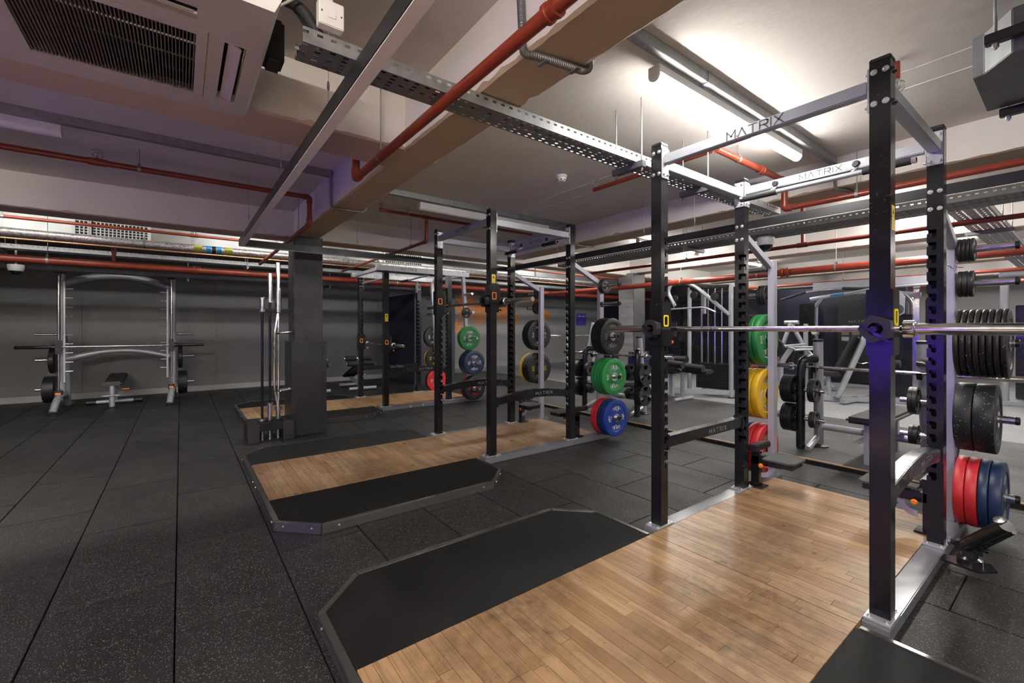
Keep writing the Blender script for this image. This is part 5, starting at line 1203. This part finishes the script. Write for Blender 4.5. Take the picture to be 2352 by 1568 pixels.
def olympic_bench(cx, y, label, nm):
    t = thing('olympic_bench', label, 'bench', (cx, y, DECK), 'olympic weight benches behind the racks')
    for s in (-1, 1):
        x = cx + s * 0.47
        part('upright', MB().tube([(x - s * 0.04, y + 0.10, DECK + 0.03), (x - s * 0.06, y + 0.02, 1.16)], 0.045, 14), 'silver', t)
        part('upright_cap', MB().cyl((x - s * 0.0602, y + 0.018, 1.1602), (x - s * 0.0604, y + 0.0165, 1.185), 0.047, 14), 'black_plastic', t)
        part('bar_rest', MB().prism([(x - s * 0.06 - 0.02, y - 0.03, 0.86), (x - s * 0.06 - 0.02, y - 0.10, 0.84), (x - s * 0.06 - 0.02, y - 0.13, 0.90), (x - s * 0.06 - 0.02, y - 0.115, 0.90), (x - s * 0.06 - 0.02, y - 0.085, 0.868), (x - s * 0.06 - 0.02, y - 0.03, 0.885)], (0.04, 0, 0)), 'black_gloss', t, 0.003)
        part('storage_arm', MB().tube(curve_corner([(x - s * 0.06, y - 0.03, 0.98), (x + s * 0.03, y - 0.14, 0.98), (x + s * 0.04, y - 0.16, 0.80), (x + s * 0.04, y - 0.16, DECK + 0.01)], 0.14, 8), 0.042, 14), 'black_gloss', t)
        part('foot', MB().lathe((x - s * 0.04, y + 0.10, DECK), (0, 0, 1), [(0.09, 0), (0.09, 0.012), (0.05, 0.03)], 16), 'black_plastic', t)
        part('floor_tube', MB().tube([(x - s * 0.04, y + 0.06, 0.14), (x - s * 0.04, y - 0.2, 0.06)], 0.03, 10), 'silver', t)
        for z in (0.36, 0.66):
            part('plate_horn', MB().cyl((x + s * 0.08, y - 0.16, z), (x + s * 0.26, y - 0.16, z), 0.0225, 12), 'chrome', t)
            part('plate_horn', MB().cyl((x - s * 0.0, y - 0.16, z), (x - s * 0.18, y - 0.16, z), 0.0225, 12), 'chrome', t)
    part('cross_tube', MB().cyl((cx - 0.42, y + 0.09, 0.26), (cx + 0.42, y + 0.09, 0.26), 0.035, 14), 'silver', t)
    part('spine', MB().box(cx - 0.03, cx + 0.03, y - 0.30, y + 0.70, 0.22, 0.2249), 'silver', t, 0.004)
    part('pad_post', MB().box(cx + 0.065, cx + 0.135, y - 0.32, y - 0.25, DECK, 0.4205), 'silver', t, 0.004)
    part('pad_post', MB().box(cx + 0.065, cx + 0.135, y + 0.50, y + 0.57, DECK, 0.4205), 'silver', t, 0.004)
    part('seat_pad', MB().box(cx - 0.15 + 0.1, cx + 0.15 + 0.1, y - 0.42, y + 0.75, 0.421, 0.48), 'vinyl', t, 0.022)
    for s in (-1, 1):
        x = cx + s * 0.47; side = 'left' if s < 0 else 'right'
        for z, R, n, h in ((0.66, 0.147, 3, 'upper'), (0.36, 0.147, 3, 'lower')):
            for k in range(n):
                iron_plate(x + s * (0.085 + k * 0.035), y - 0.16, z, s, R, 0.032, f'black grip plate, {("inner", "middle", "outer")[k]} on the {h} outer horn, {side} side of {nm}', f'grip plates on {nm}', '20' if (k == n - 1 and s > 0) else None)
        for z, R, h in ((0.66, 0.12, 'upper'), (0.36, 0.085, 'lower')):
            for k in range(2):
                iron_plate(x - s * (0.055 + k * 0.03), y - 0.16, z, -s, R, 0.027, f'small black grip plate, {("first", "second")[k]} on the {h} inner horn, {side} side of {nm}', f'grip plates on {nm}', '5' if (k == 1 and s < 0) else None)
    barbell(cx, y - 0.10, 0.898, f'chrome barbell resting on {nm}', group='barbells on the weight benches')
    return t
olympic_bench(-1.36, 5.36, 'olympic weight bench with black plates behind the nearest rack', 'the near bench')
olympic_bench(-4.45, 5.36, 'olympic weight bench with grip plates behind the middle rack', 'the middle bench')

# low foam-roller benches in front of the left wall, seen through the farthest rack
def roller_bench(x, y, lab):
    t = thing('roller_bench', lab, 'bench', (x, y, 0))
    part('base_tube', MB().cyl((x, y - 0.28, 0.05), (x, y + 0.28, 0.05), 0.035, 12), 'silver', t)
    part('base_tube', MB().cyl((x - 0.8, y - 0.25, 0.05), (x - 0.8, y + 0.25, 0.05), 0.035, 12), 'silver', t)
    part('spine', MB().bar((x, y, 0.06), (x - 0.8, y, 0.20), 0.06, 0.06), 'silver', t, 0.004)
    part('mast', MB().tube([(x - 0.05, y, 0.08), (x - 0.18, y, 0.66)], 0.03, 10), 'silver', t)
    for s in (-1, 1):
        for dx, dz in ((0.0, 0.0), (-0.18, 0.10)):
            part('roller', MB().cyl((x - 0.12 + dx, y + s * 0.05, 0.56 + dz), (x - 0.12 + dx, y + s * 0.27, 0.56 + dz), 0.055, 16), 'foam', t)
    part('roller_axle', MB().cyl((x - 0.12, y - 0.29, 0.56), (x - 0.12, y + 0.29, 0.56), 0.014, 8).cyl((x - 0.30, y - 0.29, 0.66), (x - 0.30, y + 0.29, 0.66), 0.014, 8), 'chrome', t)
    part('pad', MB().bar((x - 0.25, y, 0.48), (x - 1.0, y, 0.22), 0.28, 0.06), 'vinyl', t, 0.02)
    part('pin_knob', MB().sph((x - 0.02, y + 0.05, 0.33), 0.018, 8, 6), 'orange', t)
roller_bench(-9.25, 3.05, 'black foam-roller sit-up bench seen through the farthest rack')
roller_bench(-9.25, 2.12, 'foam-roller bench half hidden behind the column')

# ================================================================ MACHINES IN THE FAR PART
def weight_stack(t, x0, x1, y0, y1, z0, n, h):
    for i in range(n): part('weight_block', MB().box(x0, x1, y0, y1, z0 + i * h + 0.002, z0 + (i + 1) * h - 0.002), 'black_plastic', t, 0.002)
# lat pulldown
lx, ly = -4.52, 8.45
t = thing('lat_pulldown', 'grey lat pulldown machine with weight stack and wide bar, seen between the racks', 'cable machine', (lx, ly, 0))
for dx, dy in ((-0.42, -0.25), (0.42, -0.25), (0.42, 0.30), (-0.42, 0.30)):
    part('column', MB().tube([(lx + dx, ly + dy, 0.02), (lx + dx, ly + dy, 2.12)], 0.04, 12), 'silver', t)
    part('foot', MB().lathe((lx + dx, ly + dy, 0), (0, 0, 1), [(0.065, 0), (0.065, 0.012), (0.045, 0.02)], 12), 'black_plastic', t)
part('top_frame', MB().cyl((lx - 0.42, ly - 0.25, 2.10), (lx + 0.42, ly - 0.25, 2.10), 0.035, 10).cyl((lx - 0.42, ly + 0.30, 2.10), (lx + 0.42, ly + 0.30, 2.10), 0.035, 10), 'led_body', t)
part('boom', MB().tube(curve_corner([(lx + 0.40, ly - 0.27, 1.55), (lx - 0.25, ly - 0.45, 2.18), (lx - 0.62, ly - 0.52, 2.24), (lx - 0.75, ly - 0.52, 2.05), (lx - 0.60, ly - 0.48, 1.75)], 0.2), 0.035, 12), 'silver', t)
for i in range(3): part('pulley', MB().lathe((lx - 0.65 + i * 0.42, ly - 0.40, 1.90 + 0.05 * (i % 2)), (0, -1, 0), [(0.075, 0), (0.06, 0.012), (0.075, 0.024), (0.02, 0.026)], 18), 'black_plastic', t)
part('pulldown_bar', MB().tube(curve_corner([(lx - 1.05, ly - 0.62, 1.58), (lx - 0.85, ly - 0.60, 1.68), (lx + 0.10, ly - 0.60, 1.70), (lx + 0.32, ly - 0.62, 1.60)], 0.1), 0.016, 10), 'silver', t)
part('bar_link', MB().cyl((lx - 0.55, ly - 0.60, 1.69), (lx - 0.55, ly - 0.55, 1.83), 0.008, 6), 'chrome', t)
for i in range(5): part('guide_rod', MB().cyl((lx - 0.28 + i * 0.14, ly - 0.05, 0.62), (lx - 0.28 + i * 0.14, ly - 0.05, 2.08), 0.012, 8), 'chrome', t)
weight_stack(t, lx - 0.32, lx + 0.36, ly - 0.18, ly + 0.12, 0.12, 13, 0.038)
part('base', MB().bar((lx - 0.42, ly - 0.85, 0.10), (lx + 0.42, ly - 0.25, 0.10), 0.06, 0.09).bar((lx - 0.42, ly - 0.25, 0.06), (lx + 0.42, ly - 0.25, 0.06), 0.06, 0.06), 'silver', t, 0.004)
part('seat_post', MB().box(lx - 0.46, lx - 0.38, ly - 0.90, ly - 0.82, 0.0, 0.44), 'silver', t, 0.004)
part('seat', MB().box(lx - 0.72, lx - 0.28, ly - 1.0, ly - 0.70, 0.441, 0.50), 'vinyl', t, 0.02)
part('thigh_roller', MB().cyl((lx - 0.80, ly - 0.62, 0.72), (lx - 0.55, ly - 0.62, 0.72), 0.065, 14).cyl((lx - 0.50, ly - 0.62, 0.70), (lx - 0.25, ly - 0.62, 0.70), 0.065, 14), 'vinyl', t)
part('roller_arm', MB().tube([(lx - 0.52, ly - 0.62, 0.71), (lx - 0.42, ly - 0.30, 0.70)], 0.02, 8), 'silver', t)
part('shield', MB().box(lx - 0.36, lx + 0.40, ly + 0.14, ly + 0.16, 0.10, 1.60), 'black_gloss', t)

# bench with foam rollers left of the lat pulldown
t = thing('leg_curl_bench', 'black padded leg bench with thick rollers beside the left post of the nearest rack', 'bench', (-4.35, 6.95, DECK))
part('frame', MB().tube([(-4.35, 6.75, DECK + 0.03), (-4.35, 7.30, DECK + 0.03)], 0.03, 10).tube([(-4.35, 7.0, DECK + 0.05), (-4.35, 7.0, 0.56)], 0.035, 10), 'silver', t)
part('pad', MB().bar((-4.75, 7.0, 0.60), (-3.85, 7.0, 0.57), 0.28, 0.07), 'vinyl', t, 0.02)
part('roller', MB().cyl((-4.45, 6.62, 0.71), (-4.10, 6.62, 0.69), 0.06, 16).cyl((-4.2, 6.80, 0.66), (-3.85, 6.80, 0.64), 0.06, 16), 'foam', t)
part('roller_arm', MB().tube([(-4.28, 6.62, 0.70), (-4.30, 7.0, 0.52)], 0.018, 8), 'silver', t)

# chest press in light grey frame
t = thing('seated_row_machine', 'light grey seated machine with padded back and bent lever arm', 'machine', (-2.85, 9.3, 0))
part('base', MB().bar((-3.35, 9.0, 0.06), (-2.3, 9.6, 0.06), 0.08, 0.08).bar((-2.6, 9.0, 0.06), (-2.5, 9.9, 0.06), 0.08, 0.08), 'silver', t, 0.005)
part('lever', MB().tube(curve_corner([(-3.35, 9.0, 0.12), (-3.55, 8.95, 0.30), (-3.55, 8.95, 0.65), (-3.38, 8.95, 0.92)], 0.15), 0.045, 12), 'silver', t)
part('handle', MB().cyl((-3.42, 8.80, 0.98), (-3.10, 8.85, 1.02), 0.018, 8).cyl((-3.36, 9.05, 0.90), (-3.02, 9.05, 0.93), 0.018, 8).cyl((-3.40, 8.84, 0.97), (-3.36, 9.05, 0.92), 0.02, 8), 'silver', t)
part('mast', MB().tube([(-2.75, 9.25, 0.08), (-2.35, 9.45, 1.30)], 0.05, 12), 'silver', t)
part('seat', MB().bar((-3.05, 9.2, 0.50), (-2.75, 9.35, 0.48), 0.30, 0.08), 'vinyl', t, 0.02)
part('back_pad', MB().bar((-2.74, 9.30, 0.58), (-2.52, 9.42, 1.15), 0.28, 0.08, (1, 0, 0)), 'vinyl', t, 0.02)
part('seat_post', MB().tube([(-2.88, 9.28, 0.08), (-2.90, 9.28, 0.455)], 0.04, 10), 'silver', t)
part('pin_knob', MB().sph((-3.0, 9.12, 0.36), 0.022, 8, 6), 'orange', t)

# plate-loaded lever machine
t = thing('lever_machine', 'grey plate-loaded lever machine with red-centred plates in the far middle', 'machine', (-4.0, 10.6, 0))
part('base', MB().bar((-4.7, 10.3, 0.06), (-3.2, 10.9, 0.06), 0.08, 0.08).bar((-4.4, 10.9, 0.06), (-3.6, 10.2, 0.06), 0.08, 0.08), 'silver', t, 0.005)
part('frame', MB().tube([(-4.6, 10.4, 0.06), (-4.15, 10.5, 0.85), (-4.0, 10.6, 1.42)], 0.045, 12).tube([(-3.3, 10.8, 0.06), (-3.75, 10.7, 0.85), (-4.0, 10.6, 1.42)], 0.045, 12).tube([(-3.75, 10.7, 0.06), (-3.75, 10.7, 1.40)], 0.045, 12), 'silver', t)
part('arm', MB().tube(curve_corner([(-4.55, 10.2, 1.0), (-4.2, 10.35, 0.95), (-3.6, 10.4, 0.85), (-3.45, 10.4, 0.6)], 0.1), 0.03, 10).tube([(-4.35, 10.3, 0.9), (-3.4, 10.3, 0.92)], 0.018, 8), 'silver', t)
part('crown', MB().cyl((-4.12, 10.6, 1.43), (-3.85, 10.6, 1.43), 0.045, 12), 'silver', t)
part('pad', MB().bar((-3.95, 10.45, 0.50), (-3.85, 10.5, 1.0), 0.28, 0.08, (1, 0, 0)), 'vinyl', t, 0.02)
for k, (x, z) in enumerate(((-4.15, 0.88), (-4.55, 0.50))):
    a = thing('rubber_plate', f'black rubber plate with red centre, {"upper" if k == 0 else "lower"} on the lever machine', 'weight plate', (x, 10.2, z), 'red-centred plates')
    part('body', MB().lathe((x, 10.12, z), (0, 1, 0), [(0.03, 0), (0.19, 0), (0.2, 0.01), (0.2, 0.05), (0.03, 0.05)], 28), 'bumper_plain', a)
    part('centre', MB().lathe((x, 10.12, z), (0, -1, 0), [(0.10, 0), (0.10, 0.004), (0.03, 0.006)], 3), 'red_print', a)
    part('peg', MB().cyl((x, 10.10, z), (x, 10.34, z), 0.024, 10), 'chrome', a)
    part('peg_stand', MB().bar((x, 10.30, 0.0), (x, 10.30, z), 0.06, 0.06), 'silver', a)

# adjustable cable crossover frame with logo panel
cxx, cyy = -3.1, 12.0
t = thing('cable_crossover', 'dark cable crossover tower with accessory board in the far middle', 'cable machine', (cxx, cyy, 0))
part('board', MB().box(cxx - 0.45, cxx + 0.35, cyy - 0.02, cyy + 0.03, 0.10, 1.95), 'led_body', t, 0.005)
L = MB(); letter(L, 'MATRIX', 0.05, 0.008, lambda a, b: (cxx - 0.05 + a, cyy - 0.0212, 1.45 + b), 0.55); part('lettering', L, 'grey_print', t, smooth=0)
for i in range(4):
    for j in range(3): part('info_card', MB().box(cxx - 0.38 + i * 0.19, cxx - 0.24 + i * 0.19, cyy - 0.026, cyy - 0.0205, 1.02 + j * 0.13, 1.11 + j * 0.13), ('grey_print', 'slat_brown', 'grey_print')[j], t)
for s in (-1, 1):
    x = cxx + s * 0.85
    part('column', MB().tube(curve_corner([(x, cyy - 0.1, 0.03), (x, cyy - 0.1, 1.85), (x - s * 0.12, cyy - 0.1, 2.0)], 0.1), 0.05, 12), 'chrome', t)
    part('carriage', MB().cb(x, cyy - 0.16, 1.25, 0.14, 0.10, 0.22), 'plate_steel', t, 0.02)
    part('pulley', MB().lathe((x, cyy - 0.22, 1.22), (0, -1, 0), [(0.06, 0), (0.05, 0.012), (0.06, 0.024)], 16), 'white_plastic', t)
    part('base', MB().box(x - 0.20, x + 0.20, cyy - 0.35, cyy + 0.2, 0.0, 0.07), 'silver', t, 0.005)
    weight_stack(t, x + s * 0.30 - 0.12, x + s * 0.30 + 0.12, cyy + 0.02, cyy + 0.16, 0.1, 14, 0.04)
    part('shroud', MB().box(x + s * 0.30 - 0.16, x + s * 0.30 + 0.16, cyy + 0.18, cyy + 0.22, 0.05, 1.9), 'black_gloss', t, 0.01)
part('top_arch', MB().tube(curve_corner([(cxx - 0.97, cyy - 0.1, 1.98), (cxx - 0.3, cyy - 0.1, 2.08), (cxx + 0.3, cyy - 0.1, 2.08), (cxx + 0.97, cyy - 0.1, 1.98)], 0.3), 0.045, 12), 'silver', t)
for s in (-1, 1): part('top_grip', MB().cyl((cxx + s * 0.25, cyy - 0.17, 2.08), (cxx + s * 0.55, cyy - 0.17, 2.05), 0.022, 10), 'band_blue', t)
part('rope_loop', MB().tube([(cxx - 0.28 + 0.07 * math.cos(a), cyy - 0.05, 0.82 + 0.16 * math.sin(a)) for a in [j * PI / 8 for j in range(17)]], 0.02, 8, False), 'foam', t)
part('curl_handle', MB().tube(curve_corner([(cxx - 0.25, cyy - 0.05, 0.42), (cxx - 0.12, cyy - 0.05, 0.56), (cxx, cyy - 0.05, 0.52), (cxx + 0.12, cyy - 0.05, 0.56), (cxx + 0.25, cyy - 0.05, 0.42)], 0.04), 0.014, 8), 'chrome', t)

# tall selectorised machine behind the right front post
t = thing('pulley_tower', 'light grey pulley tower with big cam plate behind the right posts of the nearest rack', 'cable machine', (-1.7, 10.2, 0))
part('mast', MB().tube([(-1.55, 10.2, 0.03), (-1.55, 10.2, 2.30)], 0.06, 14), 'silver', t)
part('mast_front', MB().box(-1.88, -1.80, 9.96, 10.04, 0.03, 2.05), 'chrome', t, 0.004)
part('top_beam', MB().box(-3.4, -1.5, 10.05, 10.15, 2.06, 2.20), 'silver', t, 0.006)
part('cam_plate', MB().prism([(-2.20, 9.90, 1.95), (-2.30, 9.90, 1.80), (-2.22, 9.90, 1.60), (-2.08, 9.90, 1.50), (-1.98, 9.90, 1.56), (-1.97, 9.90, 1.85), (-2.05, 9.90, 1.96)], (0, 0.015, 0)), 'silver', t)
for x, z in ((-2.15, 1.83), (-2.07, 1.63)): part('pulley', MB().lathe((x, 9.899, z), (0, -1, 0), [(0.085, 0), (0.085, 0.01), (0.06, 0.012), (0.03, 0.012)], 18), 'dark_print', t)
part('chain_line', MB().cyl((-2.2, 9.90, 1.30), (-2.2, 9.90, 1.59), 0.008, 6), 'chrome', t)
part('shroud', MB().box(-2.45, -1.95, 10.25, 10.6, 0.08, 1.55), 'black_gloss', t, 0.01)
part('base', MB().box(-2.5, -1.4, 9.9, 10.7, 0.0, 0.07), 'silver', t, 0.005)
part('arm_pad', MB().cyl((-2.35, 9.75, 0.70), (-2.0, 9.75, 0.70), 0.06, 12), 'foam', t)
part('grip_bar', MB().tube(curve_corner([(-2.75, 9.6, 1.92), (-2.3, 9.6, 2.0), (-1.55, 9.7, 2.02)], 0.1), 0.02, 8), 'silver', t)
t = thing('pull_up_handle', 'wide black-gripped pull-up bar hanging in the far bay', 'bar', (-3.0, 9.85, 2.0))
part('tube', MB().tube(curve_corner([(-3.9, 9.85, 1.88), (-3.4, 9.85, 2.03), (-2.9, 9.85, 2.05), (-2.4, 9.85, 2.0)], 0.15), 0.018, 10), 'chrome', t)
for a, b in (((-3.9, 9.85, 1.88), (-3.45, 9.85, 2.015)), ((-2.85, 9.85, 2.047), (-2.4, 9.85, 2.0))): part('grip', MB().cyl(a, b, 0.026, 10), 'foam', t)
part('hanger', MB().cyl((-3.0, 9.92, 2.05), (-3.0, 10.06, 2.09), 0.015, 8), 'silver', t)

# multi-station frame far right
t = thing('multi_station', 'silver multi-station frame of thick tubes beyond the right-hand plates', 'cable machine', (-0.4, 11.5, 0))
for dx in (-0.35, -0.05, 0.25): part('column', MB().tube([(-0.6 + dx, 11.4 + dx * 0.3, 0.03), (-0.6 + dx, 11.4 + dx * 0.3, 2.25)], 0.055, 12), 'silver', t)
part('arm', MB().tube(curve_corner([(-0.6, 11.3, 1.75), (0.1, 11.2, 2.1), (0.9, 11.2, 2.25)], 0.15), 0.05, 12).cyl((-1.0, 11.2, 2.22), (-0.3, 11.45, 2.22), 0.05, 12), 'silver', t)
part('stack_guard', MB().box(-0.85, -0.15, 11.6, 11.75, 0.08, 1.7), 'black_gloss', t, 0.01)
part('base', MB().box(-1.1, 0.0, 11.1, 11.8, 0.0, 0.07), 'silver', t, 0.005)
t = thing('weight_tree', 'bar with round black end caps at the right edge, far back', 'barbell', (0.55, 9.4, 0.0))
part('bar', MB().cyl((-0.3, 9.4, 0.45), (0.8, 9.4, 0.42), 0.025, 12), 'chrome', t)
part('end_roller', MB().cyl((0.30, 9.38, 0.25), (0.5, 9.38, 0.25), 0.06, 14), 'foam', t)
part('stand', MB().cyl((0.55, 9.4, 0.0), (0.55, 9.4, 0.42), 0.03, 10), 'silver', t)

# black dumbbell / kettlebell style racks far left behind: dark power tower and lockers
t = thing('dark_machine', 'black weight machine with tall frame beyond the left post of the nearest rack', 'machine', (-6.9, 11.2, 0))
for dx, dy in ((-0.5, 0), (0.5, 0), (-0.5, 0.7), (0.5, 0.7)): part('post', MB().box(-6.9 + dx - 0.04, -6.9 + dx + 0.04, 11.2 + dy - 0.04, 11.2 + dy + 0.04, 0.0, 2.05), 'black_gloss', t, 0.004)
part('top', MB().box(-7.44, -6.36, 11.16, 11.24, 2.051, 2.12).box(-7.44, -6.36, 11.86, 11.94, 2.051, 2.12), 'black_gloss', t)
part('pad', MB().bar((-6.9, 11.1, 0.9), (-6.85, 11.3, 1.5), 0.3, 0.1, (1, 0, 0)), 'vinyl', t, 0.02)
part('arm', MB().tube([(-7.3, 11.1, 0.7), (-6.5, 10.9, 0.75), (-6.4, 10.9, 1.1)], 0.03, 8), 'black_gloss', t)
weight_stack(t, -7.1, -6.7, 11.5, 11.7, 0.1, 14, 0.045)

# plate-loaded incline press by the mural wall
t = thing('incline_press', 'grey plate-loaded press in front of the dotted mural wall', 'machine', (-7.4, 8.2, 0))
part('frame', MB().tube([(-7.7, 7.9, 0.05), (-7.55, 8.1, 1.0), (-7.5, 8.15, 1.45)], 0.04, 10).tube([(-7.45, 7.95, 0.05), (-7.3, 8.1, 1.0), (-7.28, 8.15, 1.45)], 0.04, 10).tube(curve_corner([(-7.5, 8.15, 1.40), (-7.0, 8.3, 1.3), (-6.7, 8.6, 0.9)], 0.15), 0.045, 10), 'silver', t)
part('base', MB().bar((-7.8, 7.9, 0.04), (-6.6, 8.7, 0.04), 0.08, 0.07), 'silver', t, 0.004)
part('pad', MB().bar((-7.1, 8.4, 0.45), (-6.8, 8.6, 0.95), 0.3, 0.08, (1, 0, 0)), 'vinyl', t, 0.02)
barbell(-8.0, 8.6, 1.12, 'long thin chrome bar in front of the grey mural wall', half=1.5, inner=1.1, axis='y')
solo('bar_rest', MB().bar((-8.0, 7.75, 0.0), (-8.0, 7.75, 1.104), 0.06, 0.06).bar((-8.0, 9.45, 0.0), (-8.0, 9.45, 1.104), 0.06, 0.06).bar((-8.0, 7.7, 0.05), (-8.0, 9.5, 0.05), 0.06, 0.06), 'silver', 'grey stand carrying the long bar near the mural wall', 'stand', None, 0, (-8.0, 8.6, 0))
for k, (y, z, R) in enumerate(((9.65, 1.05, 0.15), (9.80, 0.64, 0.19), (10.25, 0.62, 0.2))):
    a = thing('rubber_plate', ('black plate with white mark hanging by the far bar rest', 'black plate with red centre low by the far bar rest', 'plain black plate to the right of the red-centred one')[k], 'weight plate', (-7.85, y, z), 'plates near the mural wall')
    part('body', MB().lathe((-7.85, y, z), (1, 0, 0), [(0.025, 0), (R - 0.01, 0), (R, 0.01), (R, 0.06), (R - 0.01, 0.07), (0.025, 0.07)], 28), 'bumper_plain', a)
    part('centre', MB().lathe((-7.779, y, z), (1, 0, 0), [(R * 0.5, 0), (R * 0.5, 0.003), (0.02, 0.004)], 3 if k == 1 else 20), 'red_print' if k == 1 else 'grey_print', a)
    part('peg', MB().cyl((-7.95, y, z), (-7.70, y, z), 0.022, 10).bar((-7.95, y, 0.0), (-7.95, y, z), 0.05, 0.05), 'silver', a)

# small navy bin with silver lid and purple notice on the wall
t = thing('litter_bin', 'dark blue bin with silver top standing behind the green plates', 'bin', (-5.35, 7.10, DECK))
part('body', MB().lathe((-5.35, 7.10, DECK), (0, 0, 1), [(0.19, 0), (0.20, 0.02), (0.20, 0.72)], 28), 'bin_navy', t)
part('lid', MB().lathe((-5.35, 7.10, DECK + 0.7202), (0, 0, 1), [(0.205, 0), (0.205, 0.09), (0.18, 0.10), (0.12, 0.10)], 28), 'chrome', t)
L = MB(); 
for word, zz in (('roal', 0.50), ('e', 0.42)): letter(L, word, 0.06, 0.012, lambda a, b, zz=zz: (-5.35 + 0.2008 * math.cos(-0.72 + a / 0.2), 7.10 + 0.2008 * math.sin(-0.72 + a / 0.2), zz + b), 0.3)
part('lettering', L, 'white_print', t, smooth=0)
t = thing('wall_notice', 'small purple notice with pale heading on the grey wall near the far column', 'sign', (XW + 0.002, 11.55, 1.55))
part('board', MB().box(XW + 0.001, XW + 0.012, 11.35, 11.85, 1.40, 1.85), 'sign_purple', t)
part('heading', MB().box(XW + 0.0121, XW + 0.013, 11.42, 11.60, 1.72, 1.75).box(XW + 0.0121, XW + 0.013, 11.63, 11.78, 1.72, 1.75), 'white_print', t)
